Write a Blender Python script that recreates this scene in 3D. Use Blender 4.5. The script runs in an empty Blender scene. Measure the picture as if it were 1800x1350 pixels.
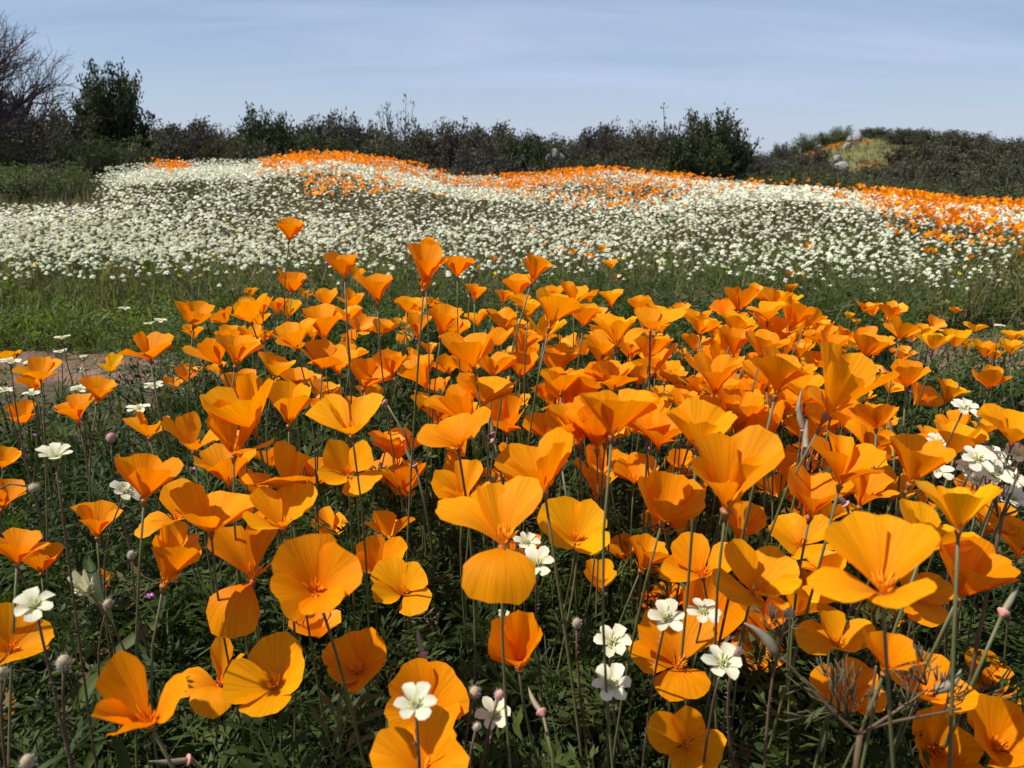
import bpy, math, random
import numpy as np
from math import radians, sin, cos, pi

# ------------------------------------------------------------------ camera, sky, sun, exposure
S = bpy.context.scene
COL = S.collection
F = 1413.0                                    # focal length in photograph pixels (1800 wide)
CAMZ, PITCH = 0.72, radians(16.7)
cam_d = bpy.data.cameras.new('camera'); cam = bpy.data.objects.new('camera', cam_d); COL.objects.link(cam)
cam.location = (0, 0, CAMZ); cam.rotation_euler = (pi/2 - PITCH, 0, 0)
cam_d.sensor_width = 36; cam_d.lens = F/1800*36
cam_d.clip_start = 0.02; cam_d.clip_end = 3000
cam_d.dof.use_dof = True; cam_d.dof.focus_distance = 0.95; cam_d.dof.aperture_fstop = 15
S.camera = cam

SUN_EL, SUN_AZ = radians(57), radians(-97)     # azimuth from the view direction (+Y), negative = to the left
W = bpy.data.worlds.new('World'); S.world = W; W.use_nodes = True
nt = W.node_tree; N = nt.nodes; Lk = nt.links; N.clear()
out = N.new('ShaderNodeOutputWorld'); bg = N.new('ShaderNodeBackground'); sky = N.new('ShaderNodeTexSky')
sky.sky_type = 'NISHITA'; sky.sun_disc = False; sky.sun_elevation = SUN_EL; sky.sun_rotation = SUN_AZ
sky.air_density = 1.0; sky.dust_density = 0.15; sky.ozone_density = 4.0; sky.altitude = 700
bg.inputs['Strength'].default_value = 0.064
tc = N.new('ShaderNodeTexCoord')
sep = N.new('ShaderNodeSeparateXYZ'); Lk.new(tc.outputs['Generated'], sep.inputs[0])
zz = N.new('ShaderNodeMath'); zz.operation = 'ADD'; zz.inputs[1].default_value = 0.12; Lk.new(sep.outputs['Z'], zz.inputs[0])
zm = N.new('ShaderNodeMath'); zm.operation = 'MAXIMUM'; zm.inputs[1].default_value = 0.08; Lk.new(zz.outputs[0], zm.inputs[0])
dv = []
for ax in ('X', 'Y'):
    m = N.new('ShaderNodeMath'); m.operation = 'DIVIDE'; Lk.new(sep.outputs[ax], m.inputs[0]); Lk.new(zm.outputs[0], m.inputs[1]); dv.append(m)
cmb = N.new('ShaderNodeCombineXYZ'); Lk.new(dv[0].outputs[0], cmb.inputs[0]); Lk.new(dv[1].outputs[0], cmb.inputs[1])
mp = N.new('ShaderNodeMapping'); mp.inputs['Rotation'].default_value = (0, 0, radians(52)); mp.inputs['Scale'].default_value = (0.30, 0.85, 1); mp.inputs['Location'].default_value = (1.7, 0.4, 0)
Lk.new(cmb.outputs[0], mp.inputs[0])
nz = N.new('ShaderNodeTexNoise'); nz.inputs['Scale'].default_value = 1.0; nz.inputs['Detail'].default_value = 7; nz.inputs['Roughness'].default_value = 0.56; nz.inputs['Distortion'].default_value = 0.6
Lk.new(mp.outputs[0], nz.inputs['Vector'])
rp = N.new('ShaderNodeValToRGB'); rp.color_ramp.elements[0].position = 0.34; rp.color_ramp.elements[1].position = 0.68
rp.color_ramp.elements[0].color = (0.36, 0.36, 0.36, 1); rp.color_ramp.elements[1].color = (0.92, 0.92, 0.92, 1)
Lk.new(nz.outputs['Fac'], rp.inputs[0])
hs = N.new('ShaderNodeHueSaturation'); hs.inputs['Saturation'].default_value = 1.12; Lk.new(sky.outputs[0], hs.inputs['Color'])
mx = N.new('ShaderNodeMixRGB'); mx.inputs[2].default_value = (5.9, 7.0, 9.5, 1)       # thin cirrus in front of the blue
hz1 = N.new('ShaderNodeMapRange'); hz1.interpolation_type = 'SMOOTHSTEP'; hz1.inputs[1].default_value = -0.02; hz1.inputs[2].default_value = 0.30; hz1.inputs[3].default_value = 0.72; hz1.inputs[4].default_value = 0.0
Lk.new(sep.outputs['Z'], hz1.inputs[0])                       # low haze thickens towards the horizon all round
hmx = N.new('ShaderNodeMath'); hmx.operation = 'MAXIMUM'; Lk.new(rp.outputs[0], hmx.inputs[0]); Lk.new(hz1.outputs[0], hmx.inputs[1])
Lk.new(hmx.outputs[0], mx.inputs[0]); Lk.new(hs.outputs[0], mx.inputs[1])
Lk.new(mx.outputs[0], bg.inputs['Color']); Lk.new(bg.outputs[0], out.inputs[0])

sd = bpy.data.lights.new('sun', 'SUN'); sun = bpy.data.objects.new('sun', sd); COL.objects.link(sun)
sd.energy = 5.0; sd.angle = radians(0.53); sd.color = (1.0, 0.955, 0.88)
from mathutils import Vector, Matrix
sdir = Vector((sin(SUN_AZ)*cos(SUN_EL), cos(SUN_AZ)*cos(SUN_EL), sin(SUN_EL)))
sun.rotation_euler = sdir.to_track_quat('Z', 'Y').to_euler()
sun.location = sdir*50
S.view_settings.view_transform = 'Standard'; S.view_settings.look = 'None'
S.view_settings.exposure = 0.46; S.view_settings.gamma = 1.0; S.view_settings.use_curve_mapping = False

rng = np.random.default_rng(11); random.seed(11)
cP, sP = cos(PITCH), sin(PITCH)
C0 = np.array([0, 0, CAMZ]); FW = np.array([0, cP, -sP]); UP = np.array([0, sP, cP]); RT = np.array([1.0, 0, 0])

def ray(px, py):
    d = RT*((px-900)/F) + UP*((675-py)/F) + FW          # depth 1 along the view axis
    return d
def project(P):
    Q = np.asarray(P) - C0
    z = Q@FW; z = np.where(z < 1e-3, 1e-3, z)
    return 900 + F*(Q@RT)/z, 675 - F*(Q@UP)/z, z

# ------------------------------------------------------------------ helpers
def link(o, parent=None):
    COL.objects.link(o)
    if parent is not None: o.parent = parent
    return o
def mesh(name, V, Fc, mat, uv=None, tint=None, smooth=True):
    """V (n,3), Fc (m,k) one polygon size."""
    V = np.asarray(V, np.float32); Fc = np.asarray(Fc, np.int32)
    me = bpy.data.meshes.new(name)
    m, k = Fc.shape
    me.vertices.add(len(V)); me.vertices.foreach_set('co', V.ravel())
    me.loops.add(m*k); me.loops.foreach_set('vertex_index', Fc.ravel())
    me.polygons.add(m); me.polygons.foreach_set('loop_start', np.arange(0, m*k, k, dtype=np.int32))
    me.polygons.foreach_set('use_smooth', np.full(m, smooth))
    if uv is not None:
        l = me.uv_layers.new(name='UVMap'); l.data.foreach_set('uv', np.asarray(uv, np.float32)[Fc.ravel()].ravel())
    if tint is not None:
        a = me.attributes.new('tint', 'FLOAT', 'POINT'); a.data.foreach_set('value', np.asarray(tint, np.float32))
    me.update(calc_edges=True)
    me.materials.append(mat)
    return me
def obj(name, me, parent=None, kind=None, label=None, cat=None, group=None):
    o = bpy.data.objects.new(name, me); link(o, parent)
    if kind: o['kind'] = kind
    if label: o['label'] = label
    if cat: o['category'] = cat
    if group: o['group'] = group
    return o
def empty(name, loc, label, cat, group=None):
    o = bpy.data.objects.new(name, None); o.empty_display_size = 0.02; o.location = loc; link(o)
    o['label'] = label; o['category'] = cat
    if group: o['group'] = group
    return o
def sstep(a, b, x):
    t = np.clip((np.asarray(x, float)-a)/(b-a), 0, 1); return t*t*(3-2*t)
def euler_mats(rx, ry, rz):
    rx, ry, rz = [np.asarray(a, float) for a in (rx, ry, rz)]
    cx, sx, cy, sy, cz, sz = np.cos(rx), np.sin(rx), np.cos(ry), np.sin(ry), np.cos(rz), np.sin(rz)
    R = np.empty((len(rz), 3, 3))
    R[:,0,0]=cz*cy; R[:,0,1]=cz*sy*sx-sz*cx; R[:,0,2]=cz*sy*cx+sz*sx
    R[:,1,0]=sz*cy; R[:,1,1]=sz*sy*sx+cz*cx; R[:,1,2]=sz*sy*cx-cz*sx
    R[:,2,0]=-sy;   R[:,2,1]=cy*sx;          R[:,2,2]=cy*cx
    return R
def tri(Fc):
    Fc = np.asarray(Fc)
    if Fc.shape[1] == 3: return Fc
    return np.concatenate([Fc[:, [0,1,2]], Fc[:, [0,2,3]]])
class Soup:
    """many alike small pieces joined in one mesh"""
    def __init__(s): s.V, s.F, s.T, s.n = [], [], [], 0
    def add(s, V0, F0, P, R, sc, tint):
        P = np.asarray(P, float); n = len(P)
        if n == 0: return
        sc = np.asarray(sc, float)
        if sc.ndim == 1: sc = sc[:, None]
        V = np.einsum('nij,nkj->nki', R, V0[None]*sc[:, None, :]) + P[:, None, :]
        k = len(V0)
        Fc = (F0[None] + (np.arange(n)*k)[:, None, None]).reshape(-1, 3) + s.n
        s.V.append(V.reshape(-1, 3)); s.F.append(Fc); s.T.append(np.repeat(np.asarray(tint, float), k)); s.n += n*k
    def raw(s, V, Fc, tint):
        s.V.append(np.asarray(V, float)); s.F.append(tri(Fc)+s.n); s.T.append(np.broadcast_to(np.asarray(tint, float), (len(V),)).copy()); s.n += len(V)
    def build(s, name, mat, smooth=False):
        return mesh(name, np.concatenate(s.V), np.concatenate(s.F), mat, tint=np.concatenate(s.T), smooth=smooth)
def tube(pts, rad, n=6, cap=True):
    pts = np.asarray(pts, float); m = len(pts); rad = np.broadcast_to(np.asarray(rad, float), (m,))
    t = np.gradient(pts, axis=0); t /= np.linalg.norm(t, axis=1)[:, None]+1e-12
    ref = np.array([0.31, 0.95, 0.05]) if abs(t[0]@np.array([0.31,0.95,0.05])) < .9 else np.array([1., 0, 0])
    a = np.cross(t, ref); a /= np.linalg.norm(a, axis=1)[:, None]+1e-12; b = np.cross(t, a)
    th = np.arange(n)*2*pi/n
    V = pts[:, None] + rad[:, None, None]*(np.cos(th)[None, :, None]*a[:, None] + np.sin(th)[None, :, None]*b[:, None])
    V = V.reshape(-1, 3)
    i = np.arange(m-1)[:, None]*n; j = np.arange(n)[None]
    Fc = np.stack([i+j, i+(j+1) % n, i+n+(j+1) % n, i+n+j], -1).reshape(-1, 4)
    if cap:
        V = np.concatenate([V, pts[[0]], pts[[-1]]])
        c0, c1 = len(V)-2, len(V)-1
        jj = np.arange(n)
        T = np.concatenate([np.stack([jj*0+c0, (jj+1) % n, jj, jj], -1), np.stack([jj*0+c1, (m-1)*n+jj, (m-1)*n+(jj+1) % n, (m-1)*n+(jj+1) % n], -1)])
        Tq = T[:, :3]
        return V, np.concatenate([tri(Fc), Tq])
    return V, tri(Fc)
def bez(a, b, c, d, n):
    t = np.linspace(0, 1, n)[:, None]
    a, b, c, d = [np.asarray(q, float) for q in (a, b, c, d)]
    return a*(1-t)**3 + 3*b*t*(1-t)**2 + 3*c*t*t*(1-t) + d*t**3
def join(parts):
    V, Fc, n = [], [], 0
    for v, f in parts:
        V.append(v); Fc.append(tri(f)+n); n += len(v)
    return np.concatenate(V), np.concatenate(Fc)
def vnoise(x, y, seed=0):
    x = np.asarray(x, float); y = np.asarray(y, float)
    def h(i, j):
        v = np.sin(i*127.1 + j*311.7 + seed*74.7)*43758.5453
        return v - np.floor(v)
    xi, yi = np.floor(x), np.floor(y); fx, fy = x-xi, y-yi
    fx = fx*fx*(3-2*fx); fy = fy*fy*(3-2*fy)
    return (h(xi,yi)*(1-fx)+h(xi+1,yi)*fx)*(1-fy) + (h(xi,yi+1)*(1-fx)+h(xi+1,yi+1)*fx)*fy

# ------------------------------------------------------------------ materials
def new_mat(name):
    m = bpy.data.materials.new(name); m.use_nodes = True
    m.node_tree.nodes.clear()
    return m, m.node_tree.nodes, m.node_tree.links
def ramp(n, stops):
    r = n.new('ShaderNodeValToRGB'); e = r.color_ramp.elements
    while len(e) < len(stops): e.new(0.5)
    for q, (p, c) in zip(e, stops): q.position = p; q.color = (*c, 1)
    return r
def leafy(name, stops, trans=0.3, rough=0.45, spec=0.4, attr='tint', tmul=(1.25, 1.35, 0.5), noise=0.0):
    m, n, l = new_mat(name)
    at = n.new('ShaderNodeAttribute'); at.attribute_name = attr
    r = ramp(n, stops); l.new(at.outputs['Fac'], r.inputs[0])
    p = n.new('ShaderNodeBsdfPrincipled'); p.inputs['Roughness'].default_value = rough
    p.inputs['Specular IOR Level'].default_value = spec
    l.new(r.outputs[0], p.inputs['Base Color'])
    o = n.new('ShaderNodeOutputMaterial')
    if trans > 0:
        t = n.new('ShaderNodeBsdfTranslucent'); mu = n.new('ShaderNodeMixRGB'); mu.blend_type = 'MULTIPLY'; mu.inputs[0].default_value = 1
        mu.inputs[2].default_value = (*tmul, 1); l.new(r.outputs[0], mu.inputs[1]); l.new(mu.outputs[0], t.inputs[0])
        mxs = n.new('ShaderNodeMixShader'); mxs.inputs[0].default_value = trans
        l.new(p.outputs[0], mxs.inputs[1]); l.new(t.outputs[0], mxs.inputs[2]); l.new(mxs.outputs[0], o.inputs[0])
    else: l.new(p.outputs[0], o.inputs[0])
    return m

def petal_material(name, base, tip, yellow, tr_base, trans, rough, stripe):
    m, n, l = new_mat(name)
    uv = n.new('ShaderNodeUVMap'); sp = n.new('ShaderNodeSeparateXYZ'); l.new(uv.outputs[0], sp.inputs[0])
    r = ramp(n, [(0.0, base[0]), (0.18, base[1]), (0.55, tip[0]), (1.0, tip[1])]); l.new(sp.outputs['Y'], r.inputs[0])
    at = n.new('ShaderNodeAttribute'); at.attribute_type = 'OBJECT'; at.attribute_name = 'tint'
    my = n.new('ShaderNodeMixRGB'); my.inputs[2].default_value = (*yellow, 1); l.new(at.outputs['Fac'], my.inputs[0]); l.new(r.outputs[0], my.inputs[1])
    mpn = n.new('ShaderNodeMapping'); mpn.inputs['Scale'].default_value = (34, 1.6, 1); l.new(uv.outputs[0], mpn.inputs[0])
    oi = n.new('ShaderNodeObjectInfo'); l.new(oi.outputs['Random'], mpn.inputs['Location'])
    ns = n.new('ShaderNodeTexNoise'); ns.inputs['Scale'].default_value = 1; ns.inputs['Detail'].default_value = 3; l.new(mpn.outputs[0], ns.inputs['Vector'])
    mr = n.new('ShaderNodeMapRange'); mr.inputs[1].default_value = 0.3; mr.inputs[2].default_value = 0.7; mr.inputs[3].default_value = 1-stripe; mr.inputs[4].default_value = 1+stripe*0.3
    l.new(ns.outputs['Fac'], mr.inputs[0])
    ms = n.new('ShaderNodeMixRGB'); ms.blend_type = 'MULTIPLY'; ms.inputs[0].default_value = 1; l.new(my.outputs[0], ms.inputs[1]); l.new(mr.outputs[0], ms.inputs[2])
    vr = n.new('ShaderNodeMapRange'); vr.inputs[3].default_value = 0.84; vr.inputs[4].default_value = 1.02; l.new(oi.outputs['Random'], vr.inputs[0])
    mv = n.new('ShaderNodeMixRGB'); mv.blend_type = 'MULTIPLY'; mv.inputs[0].default_value = 1; l.new(ms.outputs[0], mv.inputs[1]); l.new(vr.outputs[0], mv.inputs[2]); ms = mv
    p = n.new('ShaderNodeBsdfPrincipled'); p.inputs['Roughness'].default_value = rough; p.inputs['Specular IOR Level'].default_value = 0.10
    l.new(ms.outputs[0], p.inputs['Base Color'])
    bp = n.new('ShaderNodeBump'); bp.inputs['Strength'].default_value = 0.55; bp.inputs['Distance'].default_value = 0.0008; l.new(ns.outputs['Fac'], bp.inputs['Height']); l.new(bp.outputs[0], p.inputs['Normal'])
    t = n.new('ShaderNodeBsdfTranslucent'); mt = n.new('ShaderNodeMixRGB'); mt.blend_type = 'MULTIPLY'; mt.inputs[0].default_value = 1
    mt.inputs[2].default_value = (*tr_base, 1); l.new(ms.outputs[0], mt.inputs[1]); l.new(mt.outputs[0], t.inputs[0])
    mxs = n.new('ShaderNodeMixShader'); mxs.inputs[0].default_value = trans; l.new(p.outputs[0], mxs.inputs[1]); l.new(t.outputs[0], mxs.inputs[2])
    o = n.new('ShaderNodeOutputMaterial'); l.new(mxs.outputs[0], o.inputs[0])
    return m
M = {}
M['petal'] = petal_material('poppy_petal', [(0.82, 0.13, 0.0005), (0.94, 0.23, 0.0005)], [(0.975, 0.295, 0.0004), (0.985, 0.335, 0.0006)], (0.985, 0.50, 0.002), (1.0, 0.80, 0.5), 0.47, 0.58, 0.22)
M['cream'] = petal_material('cream_petal', [(0.64, 0.64, 0.30), (0.71, 0.70, 0.42)], [(0.76, 0.735, 0.52), (0.77, 0.745, 0.54)], (0.86, 0.76, 0.62), (0.95, 0.97, 0.8), 0.30, 0.5, 0.06)
def plain(name, col, rough=0.6, spec=0.3, col2=None, scale=60, trans=0):
    m, n, l = new_mat(name)
    p = n.new('ShaderNodeBsdfPrincipled'); p.inputs['Roughness'].default_value = rough; p.inputs['Specular IOR Level'].default_value = spec
    g = n.new('ShaderNodeTexCoord'); ns = n.new('ShaderNodeTexNoise'); ns.inputs['Scale'].default_value = scale; ns.inputs['Detail'].default_value = 4
    l.new(g.outputs['Object'], ns.inputs['Vector'])
    r = ramp(n, [(0.3, col), (0.7, col2 or tuple(min(1, c*1.5) for c in col))]); l.new(ns.outputs['Fac'], r.inputs[0]); l.new(r.outputs[0], p.inputs['Base Color'])
    o = n.new('ShaderNodeOutputMaterial'); l.new(p.outputs[0], o.inputs[0])
    return m
M['stem'] = plain('poppy_stem', (0.085, 0.095, 0.032), 0.5, 0.3, (0.12, 0.11, 0.045), 40)
M['hairy_stem'] = plain('hairy_stem', (0.085, 0.050, 0.028), 0.6, 0.25, (0.12, 0.08, 0.042), 60)
M['stamen'] = plain('stamens', (0.85, 0.24, 0.004), 0.6, 0.2, (0.9, 0.36, 0.01), 300)
M['cream_stamen'] = plain('cream_stamens', (0.68, 0.67, 0.34), 0.6, 0.2, (0.80, 0.78, 0.50), 300)
M['collar'] = plain('pink_collar', (0.42, 0.16, 0.15), 0.5, 0.3, (0.55, 0.27, 0.24), 200)
M['spray'] = plain('feathery_spray', (0.06, 0.06, 0.030), 0.6, 0.2, (0.10, 0.085, 0.045), 60)
M['receptacle'] = plain('receptacle', (0.22, 0.09, 0.03), 0.5, 0.3, (0.32, 0.12, 0.04), 200)
M['pod'] = plain('seed_pod', (0.14, 0.14, 0.085), 0.5, 0.35, (0.26, 0.20, 0.13), 90)
M['bud'] = plain('hairy_bud', (0.20, 0.19, 0.10), 0.7, 0.2, (0.40, 0.30, 0.20), 160)
M['pink_bud'] = plain('pink_bud', (0.36, 0.20, 0.16), 0.7, 0.2, (0.50, 0.24, 0.22), 160)
M['hair'] = plain('pale_hair', (0.5, 0.46, 0.40), 0.6, 0.3, (0.62, 0.58, 0.5), 50)
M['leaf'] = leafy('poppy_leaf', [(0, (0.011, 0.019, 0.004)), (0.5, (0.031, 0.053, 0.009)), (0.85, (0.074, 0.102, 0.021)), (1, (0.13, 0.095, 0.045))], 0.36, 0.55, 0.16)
M['bank'] = leafy('bank_herbs', [(0, (0.050, 0.078, 0.022)), (0.45, (0.108, 0.146, 0.040)), (0.8, (0.180, 0.205, 0.062)), (1, (0.28, 0.23, 0.12))], 0.42, 0.55, 0.2)
M['field_stem'] = leafy('field_stems', [(0, (0.06, 0.07, 0.03)), (0.5, (0.12, 0.115, 0.05)), (0.8, (0.21, 0.155, 0.09)), (1, (0.28, 0.17, 0.14))], 0.3, 0.6, 0.25)
M['dry'] = leafy('dry_grass', [(0, (0.13, 0.13, 0.05)), (0.5, (0.22, 0.19, 0.08)), (1, (0.33, 0.26, 0.14))], 0.3, 0.6, 0.25)
M['field_white'] = leafy('field_blossom', [(0, (0.58, 0.58, 0.38)), (0.5, (0.74, 0.735, 0.55)), (1, (0.80, 0.79, 0.64))], 0.25, 0.6, 0.2, tmul=(0.95, 0.97, 0.75))
M['field_orange'] = leafy('field_poppy', [(0, (0.92, 0.24, 0.0006)), (0.6, (0.97, 0.34, 0.0006)), (1, (0.98, 0.44, 0.001))], 0.38, 0.5, 0.2, tmul=(1, 0.8, 0.5))
M['yellow'] = leafy('yellow_blossom', [(0, (0.75, 0.50, 0.01)), (1, (0.85, 0.62, 0.03))], 0.25, 0.6, 0.2, tmul=(1, 0.9, 0.5))
M['shrub'] = leafy('chaparral_leaf', [(0, (0.036, 0.037, 0.022)), (0.5, (0.062, 0.064, 0.037)), (0.8, (0.092, 0.090, 0.056)), (1, (0.15, 0.13, 0.10))], 0.22, 0.6, 0.12)
M['shrub_green'] = leafy('green_shrub_leaf', [(0, (0.020, 0.028, 0.011)), (0.6, (0.040, 0.054, 0.020)), (1, (0.075, 0.090, 0.036))], 0.22, 0.6, 0.12)
M['shrub_brown'] = leafy('brown_shrub_leaf', [(0, (0.042, 0.038, 0.030)), (0.5, (0.072, 0.064, 0.052)), (0.85, (0.095, 0.082, 0.066)), (1, (0.14, 0.12, 0.10))], 0.15, 0.7, 0.1)
M['brush'] = leafy('brush_leaf', [(0, (0.045, 0.058, 0.022)), (0.6, (0.09, 0.110, 0.040)), (1, (0.16, 0.155, 0.075))], 0.34, 0.6, 0.15)
M['bark'] = plain('dark_bark', (0.055, 0.042, 0.036), 0.85, 0.15, (0.11, 0.085, 0.075), 30)
M['twig'] = plain('bare_twig', (0.060, 0.046, 0.050), 0.85, 0.1, (0.105, 0.08, 0.08), 8)
M['purple'] = plain('purple_petal', (0.36, 0.10, 0.38), 0.6, 0.2, (0.45, 0.16, 0.46), 200)

def ground_material():
    m, n, l = new_mat('earth_and_litter')
    g = n.new('ShaderNodeTexCoord')
    n1 = n.new('ShaderNodeTexNoise'); n1.inputs['Scale'].default_value = 2.2; n1.inputs['Detail'].default_value = 8
    n2 = n.new('ShaderNodeTexNoise'); n2.inputs['Scale'].default_value = 45; n2.inputs['Detail'].default_value = 6
    l.new(g.outputs['Object'], n1.inputs['Vector']); l.new(g.outputs['Object'], n2.inputs['Vector'])
    a = ramp(n, [(0.35, (0.060, 0.050, 0.028)), (0.6, (0.095, 0.078, 0.042)), (0.75, (0.07, 0.072, 0.03))]); l.new(n1.outputs['Fac'], a.inputs[0])
    b = ramp(n, [(0.3, (0.5, 0.5, 0.5)), (0.7, (1.2, 1.15, 1.1))]); l.new(n2.outputs['Fac'], b.inputs[0])
    mu = n.new('ShaderNodeMixRGB'); mu.blend_type = 'MULTIPLY'; mu.inputs[0].default_value = 1; l.new(a.outputs[0], mu.inputs[1]); l.new(b.outputs[0], mu.inputs[2])
    p = n.new('ShaderNodeBsdfPrincipled'); p.inputs['Roughness'].default_value = 0.95; p.inputs['Specular IOR Level'].default_value = 0.1; l.new(mu.outputs[0], p.inputs['Base Color'])
    bp = n.new('ShaderNodeBump'); bp.inputs['Strength'].default_value = 0.7; bp.inputs['Distance'].default_value = 0.02; l.new(n2.outputs['Fac'], bp.inputs['Height']); l.new(bp.outputs[0], p.inputs['Normal'])
    o = n.new('ShaderNodeOutputMaterial'); l.new(p.outputs[0], o.inputs[0]); return m
def sand_material():
    m, n, l = new_mat('sandy_path')
    g = n.new('ShaderNodeTexCoord')
    n1 = n.new('ShaderNodeTexNoise'); n1.inputs['Scale'].default_value = 5; n1.inputs['Detail'].default_value = 8
    n2 = n.new('ShaderNodeTexVoronoi'); n2.inputs['Scale'].default_value = 70
    n3 = n.new('ShaderNodeTexNoise'); n3.inputs['Scale'].default_value = 160; n3.inputs['Detail'].default_value = 5
    for q in (n1, n2, n3): l.new(g.outputs['Object'], q.inputs['Vector'])
    a = ramp(n, [(0.3, (0.15, 0.092, 0.062)), (0.55, (0.225, 0.145, 0.10)), (0.8, (0.30, 0.205, 0.148))]); l.new(n1.outputs['Fac'], a.inputs[0])
    b = ramp(n, [(0.25, (0.6, 0.58, 0.55)), (0.75, (1.15, 1.12, 1.1))]); l.new(n3.outputs['Fac'], b.inputs[0])
    mu = n.new('ShaderNodeMixRGB'); mu.blend_type = 'MULTIPLY'; mu.inputs[0].default_value = 1; l.new(a.outputs[0], mu.inputs[1]); l.new(b.outputs[0], mu.inputs[2])
    p = n.new('ShaderNodeBsdfPrincipled'); p.inputs['Roughness'].default_value = 0.95; p.inputs['Specular IOR Level'].default_value = 0.1; l.new(mu.outputs[0], p.inputs['Base Color'])
    bp = n.new('ShaderNodeBump'); bp.inputs['Strength'].default_value = 0.8; bp.inputs['Distance'].default_value = 0.012; l.new(n3.outputs['Fac'], bp.inputs['Height'])
    bq = n.new('ShaderNodeBump'); bq.inputs['Strength'].default_value = 0.5; bq.inputs['Distance'].default_value = 0.02; l.new(n2.outputs['Distance'], bq.inputs['Height']); l.new(bp.outputs[0], bq.inputs['Normal']); l.new(bq.outputs[0], p.inputs['Normal'])
    o = n.new('ShaderNodeOutputMaterial'); l.new(p.outputs[0], o.inputs[0]); return m
def rock_material():
    m, n, l = new_mat('pale_granite')
    g = n.new('ShaderNodeTexCoord'); n1 = n.new('ShaderNodeTexNoise'); n1.inputs['Scale'].default_value = 6; n1.inputs['Detail'].default_value = 8
    l.new(g.outputs['Object'], n1.inputs['Vector'])
    a = ramp(n, [(0.3, (0.13, 0.115, 0.10)), (0.6, (0.25, 0.225, 0.20)), (0.8, (0.34, 0.31, 0.28))]); l.new(n1.outputs['Fac'], a.inputs[0])
    p = n.new('ShaderNodeBsdfPrincipled'); p.inputs['Roughness'].default_value = 0.9; l.new(a.outputs[0], p.inputs['Base Color'])
    bp = n.new('ShaderNodeBump'); bp.inputs['Distance'].default_value = 0.05; l.new(n1.outputs['Fac'], bp.inputs['Height']); l.new(bp.outputs[0], p.inputs['Normal'])
    o = n.new('ShaderNodeOutputMaterial'); l.new(p.outputs[0], o.inputs[0]); return m
M['ground'] = ground_material(); M['sand'] = sand_material(); M['rock'] = rock_material()
M['hill'] = plain('hill_grass', (0.085, 0.085, 0.032), 0.95, 0.1, (0.16, 0.14, 0.055), 0.35)

# ------------------------------------------------------------------ terrain
CX = np.array([-30, -8, -6.5, -5.4, -4.0, -3.0, -2.0, -1.35, -0.67, 0.2, 1.0, 1.7, 2.7, 4.0, 5.4, 6.3, 8, 30])
CZ = np.array([.25, .22, .18, .14, .25, .25, .33, .22, .07, .08, .12, .06, .0, -.13, -.21, -.30, -.36, -.5])
def hill_z(x, y):
    h = 2.0*np.exp(-((x-20.3)/4.6)**2 - ((y-47)/9)**2) + 1.45*np.exp(-((x-31)/8)**2 - ((y-47)/10)**2) + 0.75*np.exp(-((x-14.2)/3)**2 - ((y-44)/8)**2)
    return h + 0.25*(vnoise(x*.35, y*.35, 5)-.5)*np.clip(h, 0, 1)
def ground_z(x, y):
    x = np.asarray(x, float); y = np.asarray(y, float)
    cr = np.interp(x*9.5/np.maximum(y, 6.0), CX, CZ)
    z = 0.05*sstep(2.85, 3.3, y) + (cr-0.05)*sstep(3.9, 9.3, y)
    far = sstep(9.6, 15, y)
    z = z*(1-far) + far*(-0.45) - 0.9*sstep(15, 34, y) - 14*sstep(62, 230, y)
    z = z + .17*np.exp(-((x-1.75)/1.0)**2 - ((y-5.6)/1.3)**2) + .10*np.exp(-((x+1.9)/1.1)**2 - ((y-6.6)/1.2)**2)
    z = z + 0.05*(vnoise(x*0.9, y*0.9, 1)-.5)*sstep(3, 5, y) + 0.20*(vnoise(x*.62+.3, y*.5, 8)-.5)*sstep(4.6, 6.2, y)*sstep(9.4, 8.2, y) + 0.02*(vnoise(x*3.1, y*3.1, 2)-.5) + 0.5*(vnoise(x*.05, y*.05, 3)-.5)*sstep(15, 60, y)
    return z + hill_z(x, y)*sstep(22, 32, y)
def grid_sheet(xs, ys, zf):
    X, Y = np.meshgrid(xs, ys); V = np.stack([X, Y, zf(X, Y)], -1).reshape(-1, 3)
    nx, ny = len(xs), len(ys); i = np.arange(ny-1)[:, None]*nx; j = np.arange(nx-1)[None]
    return V, np.stack([i+j, i+j+1, i+nx+j+1, i+nx+j], -1).reshape(-1, 4)
ys = np.concatenate([np.linspace(-40, -1, 12), np.linspace(-.8, 12, 110), 12*np.geomspace(1.02, 85, 60)])
xh = np.concatenate([np.linspace(0, 8, 52), 8*np.geomspace(1.04, 90, 40)[0:]]); xs = np.concatenate([-xh[:0:-1], xh])
V, Fc = grid_sheet(xs, ys, ground_z)
obj('ground', mesh('ground', V, Fc, M['ground']), kind='structure', label='brown earth and litter under the wildflowers', cat='ground')
# sandy path that crosses behind the poppy patch
PX = np.array([-12, -3, -1.6, -0.8, 0, 0.8, 1.5, 2.2, 3.5, 6, 12]); PC = np.array([3.0, 2.62, 2.60, 2.55, 2.52, 2.55, 2.66, 2.86, 3.4, 4.2, 6.0])
def path_c(x): return np.interp(x, PX, PC)
us = np.linspace(-6, 6, 520); vs = np.linspace(-1, 1, 26)
U, Vv = np.meshgrid(us, vs)
hw = 0.27 + 0.07*(vnoise(U*2.3, U*0+1, 9)-.5) + 0.10*(vnoise(U*5, Vv*0+7, 4)-.5)
XX = U; YY = path_c(U) + Vv*hw
PV = np.stack([XX, YY, ground_z(XX, YY)+0.006-0.012*np.abs(Vv)**6+.018*(vnoise(XX*7, YY*7, 24)-.4)+.010*(vnoise(XX*19, YY*19, 25)-.5)], -1).reshape(-1, 3)
i = np.arange(len(vs)-1)[:, None]*len(us); j = np.arange(len(us)-1)[None]
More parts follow.
